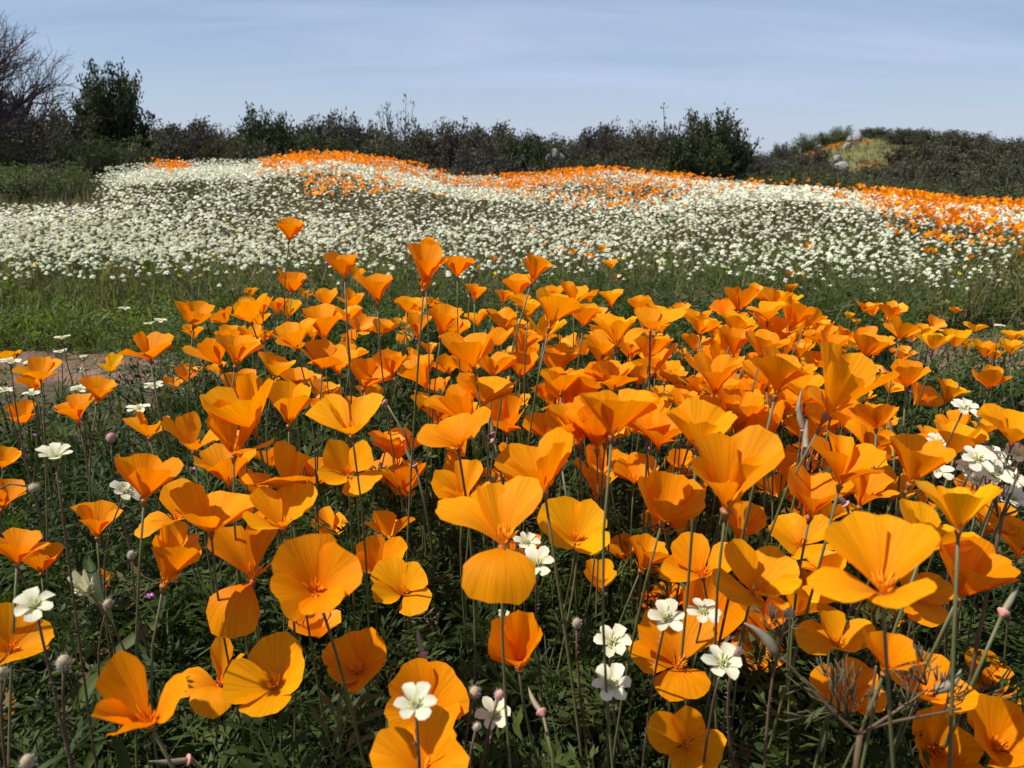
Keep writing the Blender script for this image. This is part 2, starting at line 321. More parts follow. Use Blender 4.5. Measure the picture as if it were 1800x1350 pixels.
obj('path', mesh('path', PV, np.stack([i+j, i+j+1, i+len(us)+j+1, i+len(us)+j], -1).reshape(-1, 4), M['sand']), kind='structure', label='bare sandy path behind the poppy patch', cat='path')
# hill
V, Fc = grid_sheet(np.linspace(7, 50, 90), np.linspace(32, 70, 80), lambda x, y: ground_z(x, y)+0.03*np.minimum(1, hill_z(x, y)*2)-0.02+0.04*sstep(.05, .2, hill_z(x, y)))
obj('hill', mesh('hill', V, Fc, M['hill']), kind='structure', label='low grassy hill with orange patches and boulders', cat='hill')

# ------------------------------------------------------------------ poppy parts
def petal_grid(Lp, a0, a1, Wd, rr, nu=10, nv=10, q=0.35, curl=0.0, ruf=0.14, off=0.0, tipk=0.42, tipp=2.6, roll=0.0):
    """One petal about the flower axis (+Z), centred on azimuth 0."""
    u = np.linspace(0, 1, nu+1); v = np.linspace(-1, 1, nv+1)
    ph = rr.uniform(0, 6.28, 5)
    T = 1 - tipk*np.abs(v)**tipp + 0.030*np.sin(v*5.2+ph[0]) + 0.018*np.sin(v*11+ph[1]) + rr.uniform(-.06, .06)*v
    s = u[:, None]*T[None]*Lp
    un = s/Lp
    al = a0 + (a1-a0)*sstep(0.12, 1.0, un) + curl*(v[None]**2)*un + ruf*(un**2)*(0.6*np.sin(3.1*v[None]+ph[2]) + 0.5*np.sin(6.3*v[None]+ph[3]) + .25*np.sin(11*v[None]+ph[4]))
    al = al - roll*np.abs(v[None])**3*un
    ds = np.diff(s, axis=0, prepend=0)
    r = np.cumsum(np.sin(al)*ds, 0) + 0.0016*np.sqrt(np.maximum(un, 0)) + off*un
    z = np.cumsum(np.cos(al)*ds, 0)
    wsh = 0.72 + 0.28*sstep(0.0, 0.45, un)
    phi = v[None]*Wd*wsh
    re = r*(1 + q*(1/np.cos(np.clip(phi*0.82, -1.2, 1.2)) - 1))
    V = np.stack([re*np.cos(phi), re*np.sin(phi), z], -1).reshape(-1, 3)
    uv = np.stack([np.broadcast_to((v[None]+1)/2, un.shape), un], -1).reshape(-1, 2)
    n = nv+1; i = np.arange(nu)[:, None]*n; j = np.arange(nv)[None]
    Fq = np.stack([i+j, i+j+1, i+n+j+1, i+n+j], -1).reshape(-1, 4)
    return V, Fq, uv
def rotz(a): c, s = cos(a), sin(a); return np.array([[c, -s, 0], [s, c, 0], [0, 0, 1.0]])
def tilt_mat(tx, ty):
    """lean tx degrees to the right (+X) and ty degrees towards the viewer (-Y)"""
    v = np.array([math.tan(radians(tx)), -math.tan(radians(ty)), 1.0]); v /= np.linalg.norm(v)
    ax = np.cross([0, 0, 1.0], v); s = np.linalg.norm(ax)
    if s < 1e-6: return np.eye(3)
    ax /= s; a = math.acos(np.clip(v[2], -1, 1))
    return np.array(Matrix.Rotation(a, 3, Vector(ax)))
D = radians
FORM = {'k': (27, 60), 'c': (35, 59), 'b': (39, 55), 'o': (53, 51), 'x': (43, 50)}
# petals of the blooms whose shape is their own: azimuth (0 right, 90 away, 270 towards the viewer), angles from the axis at base and tip, half width, length
OWN = {
 'drop':  [(160, 48, 88, 27, 1.15), (58, 34, 58, 33, 1.1), (112, 40, 46, 20, .95), (268, 80, 158, 40, 1.05)],
 'torn':  [(150, 36, 52, 33, 1.0), (68, 22, 34, 36, 1.1), (252, 85, 158, 34, 1.05), (335, 40, 44, 26, .55)],
 'tongue': [(98, 18, 30, 46, 1.1), (8, 22, 42, 28, .95), (272, 62, 135, 36, .95), (186, 72, 112, 32, 1.05)],
 'rolled': [(135, 45, 62, 34, 1.1), (55, 44, 58, 36, 1.1), (276, 64, 112, 50, .8), (183, 60, 74, 28, 1.0)],
 'sag':   [(85, 38, 50, 52, 1.15), (192, 66, 108, 34, 1.05), (5, 38, 55, 48, .9), (280, 42, 60, 50, .9)],
 'wind':  [(95, 45, 50, 46, 1.0), (188, 76, 140, 34, 1.05), (12, 58, 66, 42, 1.4), (285, 50, 58, 48, .9)],
 'giant': [(112, 32, 47, 46, 1.12), (38, 42, 54, 46, 1.12), (188, 56, 86, 36, 1.0), (285, 58, 78, 50, .72)],
 'split': [(165, 25, 34, 30, 1.1), (100, 30, 40, 26, .8), (20, 30, 52, 36, 1.1), (280, 30, 38, 26, .8)],
}
def poppy_geometry(form, rr, w):
    near = w > 62
    nu, nv = (11, 10) if near else ((8, 8) if w > 34 else (5, 5))
    yaw0 = rr.uniform(0, pi/2)
    out = []
    if form in OWN:
        for az, a0, a1, wd, ls in OWN[form]:
            out.append((D(az), D(a0), D(a1), D(wd+9), ls, rr.uniform(.0, .3), rr.uniform(-.15, .15), .12, 0.0))
    else:
        A, wd = FORM[form]
        sp = {'k': 4, 'c': 6, 'x': 18}.get(form, 9)
        kap = rr.uniform(-9, 12) if form != 'o' else rr.uniform(-4, 12)
        A += rr.normal(0, 3)
        for k in range(4):
            d = rr.normal(0, sp)
            out.append((yaw0 + k*pi/2 + rr.normal(0, .08 if form != 'x' else .22), D(max(5, A - kap + d*.6)), D(np.clip(A + kap + d, 8, 125)), D(wd + rr.normal(0, 3) - (6 if form == 'x' else 0)), rr.uniform(.87, 1.10), rr.uniform(.12, .6) if form in 'kcb' else rr.uniform(-.15, .25), rr.normal(0.02, .12 if form in 'kc' else .30), rr.uniform(.05, .13) if form in 'kc' else rr.uniform(.08, .22), (k % 2)*0.05))
    res = []
    for az, a0, a1, wd, ls, q, curl, ruf, off in out:
        V, Fq, uv = petal_grid(ls, a0, a1, wd, rr, nu, nv, q, curl, ruf, off, *((rr.uniform(.10, .24), rr.uniform(3.2, 5)) if form in ('k', 'c') else (rr.uniform(.20, .40), rr.uniform(2.6, 4.4))))
        V = V@rotz(az).T
        res.append((V, Fq, uv))
    return res
def stamen_geometry(rr, n=16, ln=.30):
    parts = []
    for k in range(n):
        a = rr.uniform(0, 6.28); sp = rr.uniform(.15, .75); l_ = ln*rr.uniform(.6, 1.1)
        d = np.array([cos(a)*sin(sp), sin(a)*sin(sp), cos(sp)]); b = np.array([cos(a)*.02, sin(a)*.02, .01])
        side = np.cross(d, [0.3, 0.2, 1]); side /= np.linalg.norm(side)
        wv = .007
        e = b + d*l_*.5
        parts.append((np.array([b-side*wv, b+side*wv, e+side*wv, e-side*wv]), np.array([[0, 1, 2, 3]])))
        t, _ = tube([e, e+d*l_*.15, e+d*l_*.5], [.012, .020, .006], 4, False)
        parts.append((t, _))
    return join(parts)
STAMEN = [stamen_geometry(np.random.default_rng(50+k)) for k in range(6)]
v_, f_ = tube([[0, 0, -.16], [0, 0, -.06], [0, 0, -.012], [0, 0, .01], [0, 0, .03]], [.030, .062, .085, .088, .05], 8)
RECEPT_ME = mesh('receptacle', v_, f_, M['receptacle'])
STAMEN_ME = [mesh('stamens', v, f, M['stamen']) for v, f in STAMEN]

REAL = {'k': .036, 'c': .049, 'b': .054, 'o': .060, 'x': .056}
def place_depth(px, py, w, real, zlo, zhi):
    d = F*real/w; r = ray(px, py)
    z = CAMZ + d*r[2]
    if z < zlo and r[2] < 0: d = (zlo-CAMZ)/r[2]
    if z > zhi and r[2] < 0: d = (zhi-CAMZ)/r[2]
    return d
def stem_mesh(top, root, axis, rad, n=9, name='stem', mat=None, sides=6):
    """top and root relative to the thing's origin"""
    top = np.asarray(top, float); root = np.asarray(root, float); L = np.linalg.norm(top-root)
    pts = bez(root, root + np.array([0, 0, L*.35]), top - np.asarray(axis)*L*.33, top, n)
    v, f = tube(pts, np.linspace(rad*1.25, rad, n), sides)
    return mesh(name, v, f, mat or M['stem'])
def fit(parts, px, py, w, dep, R):
    """size and seat the bloom so that its outline covers the width seen at that distance"""
    allV = np.concatenate([p[0] for p in parts])@R.T
    r = ray(px, py); base = C0 + r*dep
    sc = w*dep/F/max(1e-6, np.ptp(allV@RT))
    for _ in range(3):
        X, Y, Z = project(base + allV*sc)
        sc *= w/max(1.0, X.max()-X.min())
        X, Y, Z = project(base + allV*sc)
        base = base + RT*((px-(X.max()+X.min())/2)*dep/F) - UP*((py-(Y.max()+Y.min())/2)*dep/F)
    return base, sc
made = []
def poppy(px, py, w, form, tx=0., ty=0., yellow=0.0, label='', group=None, seed=0, real=None, zr=(.24, .60)):
    rr = np.random.default_rng(1000+seed)
    parts = poppy_geometry(form, rr, w)
    R = tilt_mat(tx, ty)
    real = real or REAL.get(form, .064)*rr.uniform(.92, 1.10)
    dep = place_depth(px, py, w, real, *zr)
    base, sc = fit(parts, px, py, w, dep, R)
    axis = R@np.array([0, 0, 1.0])
    gx, gy = base[0]-axis[0]*.12+rr.normal(0, .035), base[1]-axis[1]*.10+rr.normal(0, .035)
    if gy < 0.28 and abs(gx) < .2: gy = .28
    gz = float(ground_z(gx, gy))-0.004
    root = empty('poppy', (gx, gy, gz), label, 'poppy', group)
    o = base - np.array([gx, gy, gz])
    for V, Fq, uv in parts:
        me = mesh('petal', (V*sc)@R.T, Fq, M['petal'], uv=uv)
        p = obj('petal', me, root); p.location = o; p['tint'] = float(yellow)
    R4 = Matrix(R.tolist()).to_4x4()
    if w > 40:
        s_ = obj('stamens', STAMEN_ME[seed % 6], root); s_.matrix_local = Matrix.Translation(o)@R4@Matrix.Diagonal((sc*1.1, sc*1.1, sc*1.1, 1))
    if w > 30:
        s_ = obj('receptacle', RECEPT_ME, root); s_.matrix_local = Matrix.Translation(o)@R4@Matrix.Diagonal((sc*.8, sc*.8, sc*.9, 1))
    obj('stem', stem_mesh(o-axis*sc*.10, (0, 0, 0), axis, rr.uniform(.0008, .0011), 10 if w > 50 else 6, sides=6 if w > 50 else 4), root)
    made.append((base, sc))
    return root

# ------------------------------------------------------------------ the poppies: x y width form lean_right lean_to_viewer yellow | label
POP = """
25 1115 130 b 22 12 0 | big orange poppy bowl behind the cream blossom with a reddish stem
-15 1245 80 c 25 5 0 | orange poppy cup leaning out over the broad grey-green leaves
245 1218 158 x -8 18 0 | wide ragged orange poppy with a horizontal lower petal, above a lying seed pod
365 1190 132 tongue 0 14 0 | orange poppy with one erect back petal and a tongue-like lower petal
462 1185 135 o -8 24 0 | open orange poppy with scalloped petals touching the tongue-petalled poppy
428 1010 132 torn 5 14 0 | shaded deep orange poppy with one bright petal hanging straight down
556 1015 150 b 0 30 0 | deep orange bowl-shaped poppy facing outward beside the one with a hanging petal
170 912 86 c 8 0 0 | low orange poppy cup standing apart above the closed cream blossom
30 960 102 c 14 -6 0 | tall orange poppy cup rubbing against a second cup, above the cream blossom
70 980 80 c 10 -4 0 | smaller orange poppy cup leaning against a taller one above the cream blossom
177 1021 46 k 12 20 0 | small closed orange poppy touching the curled-up cream blossom
310 972 82 k 18 -12 0 | orange poppy seen from behind beneath a bloom with a sagging petal
292 893 112 sag -4 8 0 | orange poppy whose side petal sags like a spoon over a nodding one
374 892 140 o -4 16 0 | smooth bright orange poppy overlapping the one with the sagging petal
262 838 112 b 6 -4 0 | orange poppy bowl half hidden by a cream blossom hanging sideways
395 816 102 b 0 0 0 | 
5 803 62 c 16 0 0 | 
8 869 72 c 14 0 0 | 
258 746 78 x -4 0 0 | orange poppy with one petal held flat, under a white double blossom
338 758 104 x 6 6 0 | crumpled orange poppy with folded petals leaning over a bent stem
425 752 112 x 10 0 0 | 
36 724 52 c 4 0 0 | 
133 716 72 b 0 4 0 | 
172 684 66 c 16 0 0.1 | 
65 647 82 b 0 0 .35 | 
58 669 56 b 0 0 .3 | 
15 627 42 b 0 0 .4 | 
193 638 44 b 10 0 .9 | 
256 608 92 b 4 0 0 | orange poppy with five-cornered rim leaning at the edge of the sandy path
302 674 38 b 8 10 0 | 
342 551 66 b 6 -4 .2 | 
337 583 40 c -4 0 .2 | 
362 612 78 x -24 0 0 | 
420 616 80 c 14 0 0 | 
487 640 62 c 18 0 0 | 
512 586 82 b -8 -4 0 | 
567 566 68 c 4 0 0 | 
570 622 76 b 6 4 0 | 
428 541 78 x -20 0 .2 | 
455 537 46 c 0 0 .2 | 
485 538 40 c 6 0 .1 | 
508 541 44 c 18 0 .8 | 
455 560 42 b 0 0 .4 | 
513 493 49 c 8 0 0 | 
511 403 48 c 6 0 0 | tallest orange poppy, a lone cup high above the patch against white field
598 465 56 k 2 0 0 | upright orange poppy cup on a tall stem, alone before the white field
655 507 66 c 4 0 0 | broad orange poppy cup with one dark petal below the tall upright cup
440 513 29 c 0 0 .2 | 
538 516 28 b 0 0 .2 | 
570 523 44 b 0 0 .1 | 
615 524 46 b 4 0 0 | 
606 551 58 b 0 0 .1 | 
405 589 50 b 0 0 .1 | 
442 585 46 b 0 0 0 | 
379 648 36 c 0 0 .2 | 
480 668 26 c 0 0 .5 | 
416 702 120 b -6 6 .1 | 
508 708 80 c 4 0 0 | 
575 692 52 b 0 6 0 | 
605 728 128 x 2 8 0 | orange poppy split open so that stamens show through, beside an arching seed pod
650 692 50 b 14 0 0 | 
630 480 28 c 4 0 .1 | 
744 446 54 k 0 0 .1 | orange poppy cup directly behind another, both tall before white field
752 468 66 k 4 0 0 | tallest pair's front cup, orange with straight sides on a thick stem
806 468 56 c 4 0 .1 | orange poppy cup with notched rim touching the tall pair of cups
715 535 44 c 10 0 .2 | 
836 514 36 k 4 0 0 | 
945 472 54 k 20 0 .1 | slim orange poppy cup leaning over, highest in its knot of blooms
913 503 56 c -6 0 0 | 
927 539 60 b 2 0 .2 | 
982 541 74 c 14 0 .15 | 
976 512 40 b -8 0 0 | 
1018 516 60 b 4 0 .1 | 
1073 524 42 c 0 0 .5 | 
1027 553 62 c 4 0 0 | 
884 562 54 b 8 0 .1 | 
906 577 46 c 10 0 .3 | 
962 575 64 b 6 0 .2 | 
874 591 54 b 0 0 .2 | 
926 602 52 b 8 0 .1 | 
783 563 58 c 6 0 0 | 
738 572 46 b 0 0 .1 | 
714 573 34 b 0 0 .1 | 
836 558 40 b 0 0 .3 | 
660 577 28 c 0 0 .1 | 
697 567 24 c 0 0 .1 | 
820 610 90 b -4 4 0 | 
790 639 44 c -10 0 0 | 
685 636 56 c 4 0 .2 | 
730 653 60 c -20 0 0 | orange poppy cup tipped sideways, next to a smaller cup over open foliage
868 640 72 b -2 0 0 | 
917 640 56 c 4 0 0 | 
793 702 88 x -4 4 0 | 
856 684 98 b 4 4 .1 | 
886 727 66 b -4 8 0 | 
765 713 42 c 0 0 0 | 
798 751 120 o -4 6 .05 | 
960 747 76 b 0 4 0 | 
938 808 128 b -4 4 0 | 
992 780 54 c 6 0 0 | 
692 779 62 b -4 8 0 | 
695 826 42 c 0 6 0 | 
615 823 106 o 4 20 .2 | open orange poppy with yellow-edged fan petals and visible stamens on a straight stem
488 822 118 x -6 6 0 | 
552 828 60 b 0 0 0 | 
492 890 122 o 0 8 .1 | open orange poppy with an upright notched petal, below a narrow-petalled one
811 846 98 b 2 10 .1 | 
860 950 190 drop 0 10 .15 | large orange poppy with one broad petal hanging down beside white blossoms
1008 924 118 o -14 30 .25 | golden orange poppy turned outward beside the stacked white blossoms
670 978 86 b 6 16 0 | 
705 1031 100 o -4 26 .2 | open golden orange poppy with a torn petal on a long slanting stem
1056 840 96 split 2 4 0 | orange poppy with narrow upright petals standing apart so stamens show
1118 822 76 b 6 6 0 | 
1181 872 110 c 2 10 0 | heart-shaped orange poppy cup above a looping curled petal
1180 812 26 k 0 0 .2 | tiny closed orange poppy bud above the heart-shaped cup
1088 725 130 c 2 0 .1 | 
1233 744 118 b 0 2 .2 | 
1304 730 88 b 6 2 .2 | 
1298 822 150 b 2 10 .1 | large orange poppy with two broad back petals above a small dark cup
1308 912 76 c 6 10 0 | small dark orange cup below the large two-petalled poppy
1097 962 60 c -6 6 0 | small orange cup tucked beside a rolled petal, above white blossoms
1142 970 66 k 16 10 .1 | orange poppy rolled into a tube, beside a small cup
1226 979 124 o -10 18 .1 | orange poppy with a deep notch between petals, overlapped by a rounder one
1330 1009 146 o 4 22 .2 | round open orange poppy with stamens showing above a nodding round bud
1411 942 112 o -4 20 .55 | small clear yellow-orange poppy just beside the biggest bloom
1536 984 236 giant 0 10 .25 | biggest poppy of all, golden orange, with a broad drooping side petal
1652 925 132 b 14 -4 .1 | orange poppy rising right behind the biggest bloom
1684 888 146 b 6 -4 .75 | yellow-rimmed poppy behind the bloom that backs the biggest one
1722 992 134 c 10 12 0 | dark orange cup hanging low beside the biggest bloom
1790 945 90 c -4 10 0 | 
1612 1046 120 o 10 20 .1 | open orange poppy peeping out beneath the biggest bloom
1552 1075 70 o -6 18 0 | 
1255 1072 102 b 4 18 0 | deep orange poppy behind a white blossom, below the round open bloom
1335 1140 92 o 4 20 0 | 
1350 1078 96 b 0 14 0 | orange poppy behind the nodding round bud
1182 1150 156 rolled 0 14 0 | orange poppy with a rolled-under lip, between several white blossoms
1468 1112 132 o -8 20 .1 | large orange poppy with a dark side petal above the branching seed stalk
1572 1143 102 k 4 16 0 | dark orange closed cup on its own stalk among the feathery sprays
1492 1206 128 o -4 26 0 | orange poppy seen through the feathery spray of the seed stalk
1640 1198 150 o 6 22 0 | wide orange poppy behind a grey-green seed pod
1746 1197 92 o 8 20 0 | fan-shaped orange poppy standing free beside the seed pod
1670 1308 122 b -2 40 0 | deep orange bowl turned straight outward at the foot of the patch
1772 1292 132 b -6 38 0 | deep orange bowl overlapping its outward-turned neighbour
1207 1302 130 o 0 32 .05 | round scalloped orange poppy facing outward below white blossoms
906 1123 88 k 0 28 0 | egg-shaped half-closed orange poppy above two pink-collared pods
622 1160 106 b 2 28 0 | small shaded orange poppy bowl alone on a straight pale stem
750 1233 138 b 4 32 0 | orange poppy with a white six-petalled blossom right in front of it
735 1330 166 o 0 14 0 | low orange poppy with two broad upright petals beneath the white-starred one
1055 1010 54 k 0 14 0 | 
1375 651 108 c 2 -2 .2 | 
1512 664 128 x 24 0 .2 | lopsided orange poppy with one petal swept far out over the foliage
1594 656 80 b 4 2 0 | 
1303 525 54 b 4 0 0 | 
1284 540 32 c 0 0 0 | 
1366 521 52 b 0 0 .3 | 
1390 508 26 c 0 0 .1 | 
1388 526 46 b 0 0 .7 | 
1346 547 66 b 0 0 .4 | 
1402 552 58 c 4 0 .2 | 
1428 560 50 c 26 0 .2 | 
1360 574 62 c 4 0 .2 | 
1298 568 60 b 4 0 .2 | 
1240 572 54 b 0 0 .1 | 
1224 562 52 b 0 0 0 | 
1292 600 58 c 0 0 .1 | 
1350 604 74 b 0 4 0 | 
1408 580 38 b 0 0 .2 | 
1438 577 17 c 0 0 .4 | 
1152 571 110 wind 0 0 .25 | windswept orange poppy, long-petalled, on a thin dark stem above the crowd
1080 580 74 b -4 0 .15 | 
1126 536 42 b -6 0 0 | 
1158 545 48 b 6 0 0 | 
1060 601 62 b 0 6 0 | 
1057 619 50 c 8 0 .2 | 
1112 607 48 b 0 6 0 | 
1136 621 42 b 0 0 .2 | 
1172 618 40 b 0 0 .2 | 
1080 662 76 b -4 0 .2 | 
1128 656 56 b 4 0 .1 | 
1168 650 62 b 0 4 .25 | 
1190 664 58 b 0 0 .3 | 
1010 664 54 b -4 0 0 | 
1024 690 62 b 0 4 .1 | 
968 690 46 b 0 8 0 | 
1264 657 84 b 6 2 .05 | 
1238 640 60 b 0 0 0 | 
1312 648 52 b 8 0 .1 | 
1330 686 64 c 0 0 .2 | 
1205 703 66 b 0 6 0 | 
1165 695 54 b 0 4 .1 | 
1462 706 80 b 4 4 0 | 
1412 684 72 b 0 0 0 | 
1384 702 56 c 0 4 0 | 
1450 732 72 b 6 6 0 | 
1497 728 72 c 0 0 .1 | 
1532 762 86 b 14 8 0 | 
1436 750 52 b 0 8 0 | 
1490 690 60 b 0 0 .1 | 
1372 735 46 b 0 8 0 | 
1548 722 52 x 8 0 .1 | 
1467 601 56 c 0 0 0 | 
1535 605 68 c 2 0 .1 | 
1586 574 62 b 2 -4 .2 | pleated yellow-rimmed orange bowl before the dry grass
1628 581 42 b 4 0 .1 | 
1645 599 62 b 0 0 .25 | 
1683 594 48 c 6 0 .2 | 
1702 604 36 b 6 0 .2 | 
1716 574 42 x 4 0 .2 | 
1680 545 28 b 8 0 .2 | 
1733 612 46 b 0 0 .25 | 
1750 624 32 c 6 0 .1 | 
1782 590 44 b 0 0 .4 | 
1780 609 44 b 0 0 .2 | 
1744 662 66 b 6 0 .1 | orange poppy cup with a second rim, alone over foliage by the path
1677 687 54 c 6 0 .2 | yellow-orange cup just above a pink-tinged white blossom
1495 555 23 c 2 0 .4 | 
1506 565 18 b 4 0 .4 | 
1675 743 64 b 0 6 .2 | 
1692 770 86 c 4 2 .2 | orange cup holding a white blossom at its rim
1736 748 56 b 0 0 .2 | 
1788 745 132 o 0 10 .25 | large smooth golden poppy leaning over the cluster of white blossoms
1628 790 76 b 8 6 0 | 
1622 806 108 c 14 0 0 | 
1492 806 122 b 6 4 .1 | orange poppy behind a slim seed pod and thin sprays
1530 852 96 b 6 4 0 | 
1444 862 110 b -2 10 .1 | orange poppy crossed by a slanting grey seed pod
1582 848 74 b 4 4 .2 | 
1404 800 56 b 0 8 0 | 
1556 790 64 b 6 4 .1 | 
1748 905 96 b 0 10 0 | 
1722 862 84 b 0 6 0 | 
1640 880 60 c 0 10 0 | 
1005 441 21 b 0 0 .1 | 
984 440 18 c 0 0 .1 | 
1031 428 18 b 0 0 .2 | 
1058 435 20 b 0 0 0 | 
1036 450 22 b 0 0 .1 | 
1074 464 26 b 0 0 0 | 
1083 488 18 c 0 0 .2 | 
957 426 15 b 0 0 0 | 
865 456 20 b 0 0 0 | 
838 470 13 b 0 0 0 | 
1010 424 14 b 0 0 .1 | 
1388 431 18 b 0 0 0 | 
1420 433 20 b 0 0 0 | 
1284 460 18 b 0 0 0 | 
1390 482 22 b 0 0 0 | 
1411 481 22 b 0 0 0 | 
700 412 12 b 0 0 0 | 
935 405 13 b 0 0 .1 | 
1745 478 13 b 0 0 .1 | 
1600 455 14 b 0 0 .1 | 
1665 462 14 b 0 0 .1 | 
1785 462 14 b 0 0 .1 | 
"""
SHAPE = {'k': 'tightly cupped', 'c': 'half-open cup-shaped', 'b': 'bowl-shaped', 'o': 'wide-open', 'x': 'ragged windblown'}
MARKS = [(1152, 571, 'the windswept poppy'), (1512, 664, 'the lopsided poppy'), (605, 728, 'the split-open poppy'), (1412, 730, 'the tall grey seed pod'), (1335, 616, 'the dark curved pod'), (750, 462, 'the tall pair of cups'), (598, 465, 'the tall upright cup'), (511, 420, 'the tallest cup'),
 (730, 653, 'the sideways-tipped cup'), (945, 472, 'the slim leaning cup'), (256, 608, 'the five-cornered poppy'), (975, 620, 'the small tan pod'), (658, 700, 'the arched pod'), (977, 792, 'the curved grey pod'), (860, 735, 'the slim pink-collared pod'), (1300, 664, 'the tan pod'), (1568, 750, 'the pale pod'), (1722, 815, 'the white cluster'), (1536, 984, 'the biggest bloom'),
 (830, 500, 'the slim brown pod'), (338, 758, 'the crumpled poppy'), (292, 893, 'the saggy-petalled poppy'), (95, 793, 'the flat cream blossom'), (55, 660, 'the cream blossoms by the path'), (720, 800, 'the pod over the dark gap'), (1181, 872, 'the heart-shaped cup'), (1056, 840, 'the narrow-petalled poppy'), (615, 823, 'the yellow-edged open poppy'), (1298, 822, 'the large two-petalled poppy'),
 (1463, 855, 'the slanting grey pod'), (1744, 662, 'the double-rimmed cup'), (1586, 574, 'the pleated yellow-rimmed bowl'), (1640, 600, 'the first blooms over dry grass'), (1690, 595, 'the linked cups by the path'), (1677, 687, 'the cup above the pink-tinged blossom'), (1492, 806, 'the poppy with thin sprays'), (860, 950, 'the poppy with the hanging petal'), (109, 605, 'the cream flowers over sand'), (1780, 745, 'the smooth golden poppy'), (1335, 1100, 'the nodding round bud'), (240, 718, 'the long-petalled cream blossom')]
seen_labels = {}
def poppy_label(x, y, w, form, tx, yel, hidden=False):
    hue = 'yellow-orange' if yel > .45 else 'orange'
    if w < 30 and y < 500:
        n = 'in a loose knot' if 940 < x < 1090 else ('in a close pair' if 1380 < x < 1420 and y > 470 else 'alone')
        return f'tiny orange poppy {n} among the white field flowers', 'small poppies in the white field'
    lean = ' leaning' if abs(tx) > 11 else ''
    mk = min(MARKS, key=lambda m: (m[0]-x)**2 + ((m[1]-y)*1.3)**2)
    dx, dy = x-mk[0], y-mk[1]
    rel = 'behind' if dy < -abs(dx)*.7 else ('in front of' if dy > abs(dx)*.7 else 'beside')
    if dx*dx+dy*dy > 90**2: rel = {'behind': 'some way behind', 'in front of': 'some way in front of', 'beside': 'some way from'}[rel]
    size = 'small ' if w < 50 else ('large ' if w > 95 else ('' if w < 72 else 'broad '))
    g = 'poppies on the far rim of the patch' if y < 600 else ('poppies crowded in the middle' if y < 780 else 'poppies over the dark foliage')
    if hidden: return f'half-hidden shaded {hue} poppy beneath other blooms {rel} {mk[2]}', 'half-hidden poppies beneath the crowd'
    lb = f'{size}{SHAPE.get(form, "ragged windblown")}{lean} {hue} poppy {rel} {mk[2]}'
    return lb, seen_labels.setdefault(lb, g)
rows = [r for r in POP.strip().split('\n')]
for k, r in enumerate(rows):
    a, lab = r.split('|'); lab = lab.strip(); t = a.split()
    x, y, w = float(t[0]), float(t[1]), float(t[2]); form = t[3]; tx, ty, yel = float(t[4]), float(t[5]), float(t[6])
    g = None
    if not lab: lab, g = poppy_label(x, y, w, form, tx, yel)
    else: g = 'orange poppies of the patch'
    rr = np.random.default_rng(k)
    zr = (.22, .60)
    if w < 30 and y < 500: zr = (.16, .40)
    if form not in OWN and w > 30: w *= 1.09
    poppy(x, y, w, form, tx + rr.normal(0, 4), ty + rr.normal(0, 4), yel*.8 + max(0, rr.normal(.12, .17)), lab, g, seed=k, zr=zr, real=.064 if 'six-petalled' in lab else None)
# more blooms low down in the shade of the crowd
for k in range(12):
    rr = np.random.default_rng(700+k)
    while True:
        x, y = rr.uniform(330, 1600), rr.uniform(600, 850)
        if x > 900 or (500 < x and rr.random() < .35): break
    w = 40 + (y-560)*.16*rr.uniform(.8, 1.2)
    poppy(x, y, w, rr.choice(['b', 'c', 'x']), rr.normal(0, 12), rr.normal(2, 8), rr.uniform(0, .15), *poppy_label(x, y, w, 'b', 0, 0, True), seed=900+k, real=.047, zr=(.18, .30))

def petal_template(rr, A, wd):
    P = []
    for k in range(4):
        d = rr.normal(0, 8)
        v, f, _ = petal_grid(rr.uniform(.9, 1.08), D(A-4+d*.5), D(A+5+d), D(wd), rr, 5, 6, rr.uniform(0, .5), rr.normal(0, .2), .14, (k % 2)*.05, .25, 3.4)
        P.append((v@rotz(k*pi/2+rr.normal(0, .1)).T, f))
    return join(P)
rq = np.random.default_rng(404); PT = [petal_template(rq, A, wd) for A, wd in ((32, 58), (38, 56), (42, 54), (48, 52), (35, 57))]
soup = Soup(); n = 900; y = rq.uniform(.62, 2.15, n); u = rq.uniform(-.44, .56, n); x = u*y
dens = np.interp(u, [-.44, -.2, .05, .2, .45, .56], [.18, .30, .50, .95, .95, .30])*np.interp(y, [.62, .8, 1.0, 1.3, 2.0, 2.15], [.10, .28, .75, 1, 1, .3])
m = rq.random(n) < dens*.50; x, y = x[m], y[m]; n = len(x); z = ground_z(x, y)+rq.uniform(.20, .33, n); w5 = rq.integers(0, 5, n)
STEMS_Q = []
for k, (v, f) in enumerate(PT):
    q = w5 == k; c = q.sum(); soup.add(v, f, np.stack([x, y, z], -1)[q], euler_mats(rq.normal(0, .28, c), rq.normal(0, .28, c), rq.uniform(0, 6.28, c)), rq.uniform(.034, .044, c), np.clip(rq.normal(.45, .25, c), 0, 1))
obj('poppy_crowd', soup.build('poppy_crowd', M['field_orange'], True), kind='stuff', label='crowded lower poppies that fill the gaps under the tall blooms', cat='wildflowers')
soup = Soup()
for k in range(n):
    soup.raw(*tube([[x[k]+rq.normal(0, .02), y[k]+rq.normal(0, .02), z[k]-.30], [x[k], y[k], z[k]-.1], [x[k], y[k], z[k]]], .0009, 4, False), .5)
obj('poppy_stalks', soup.build('poppy_stalks', M['leaf']), kind='stuff', label='thin green stalks under the crowded lower poppies', cat='foliage')
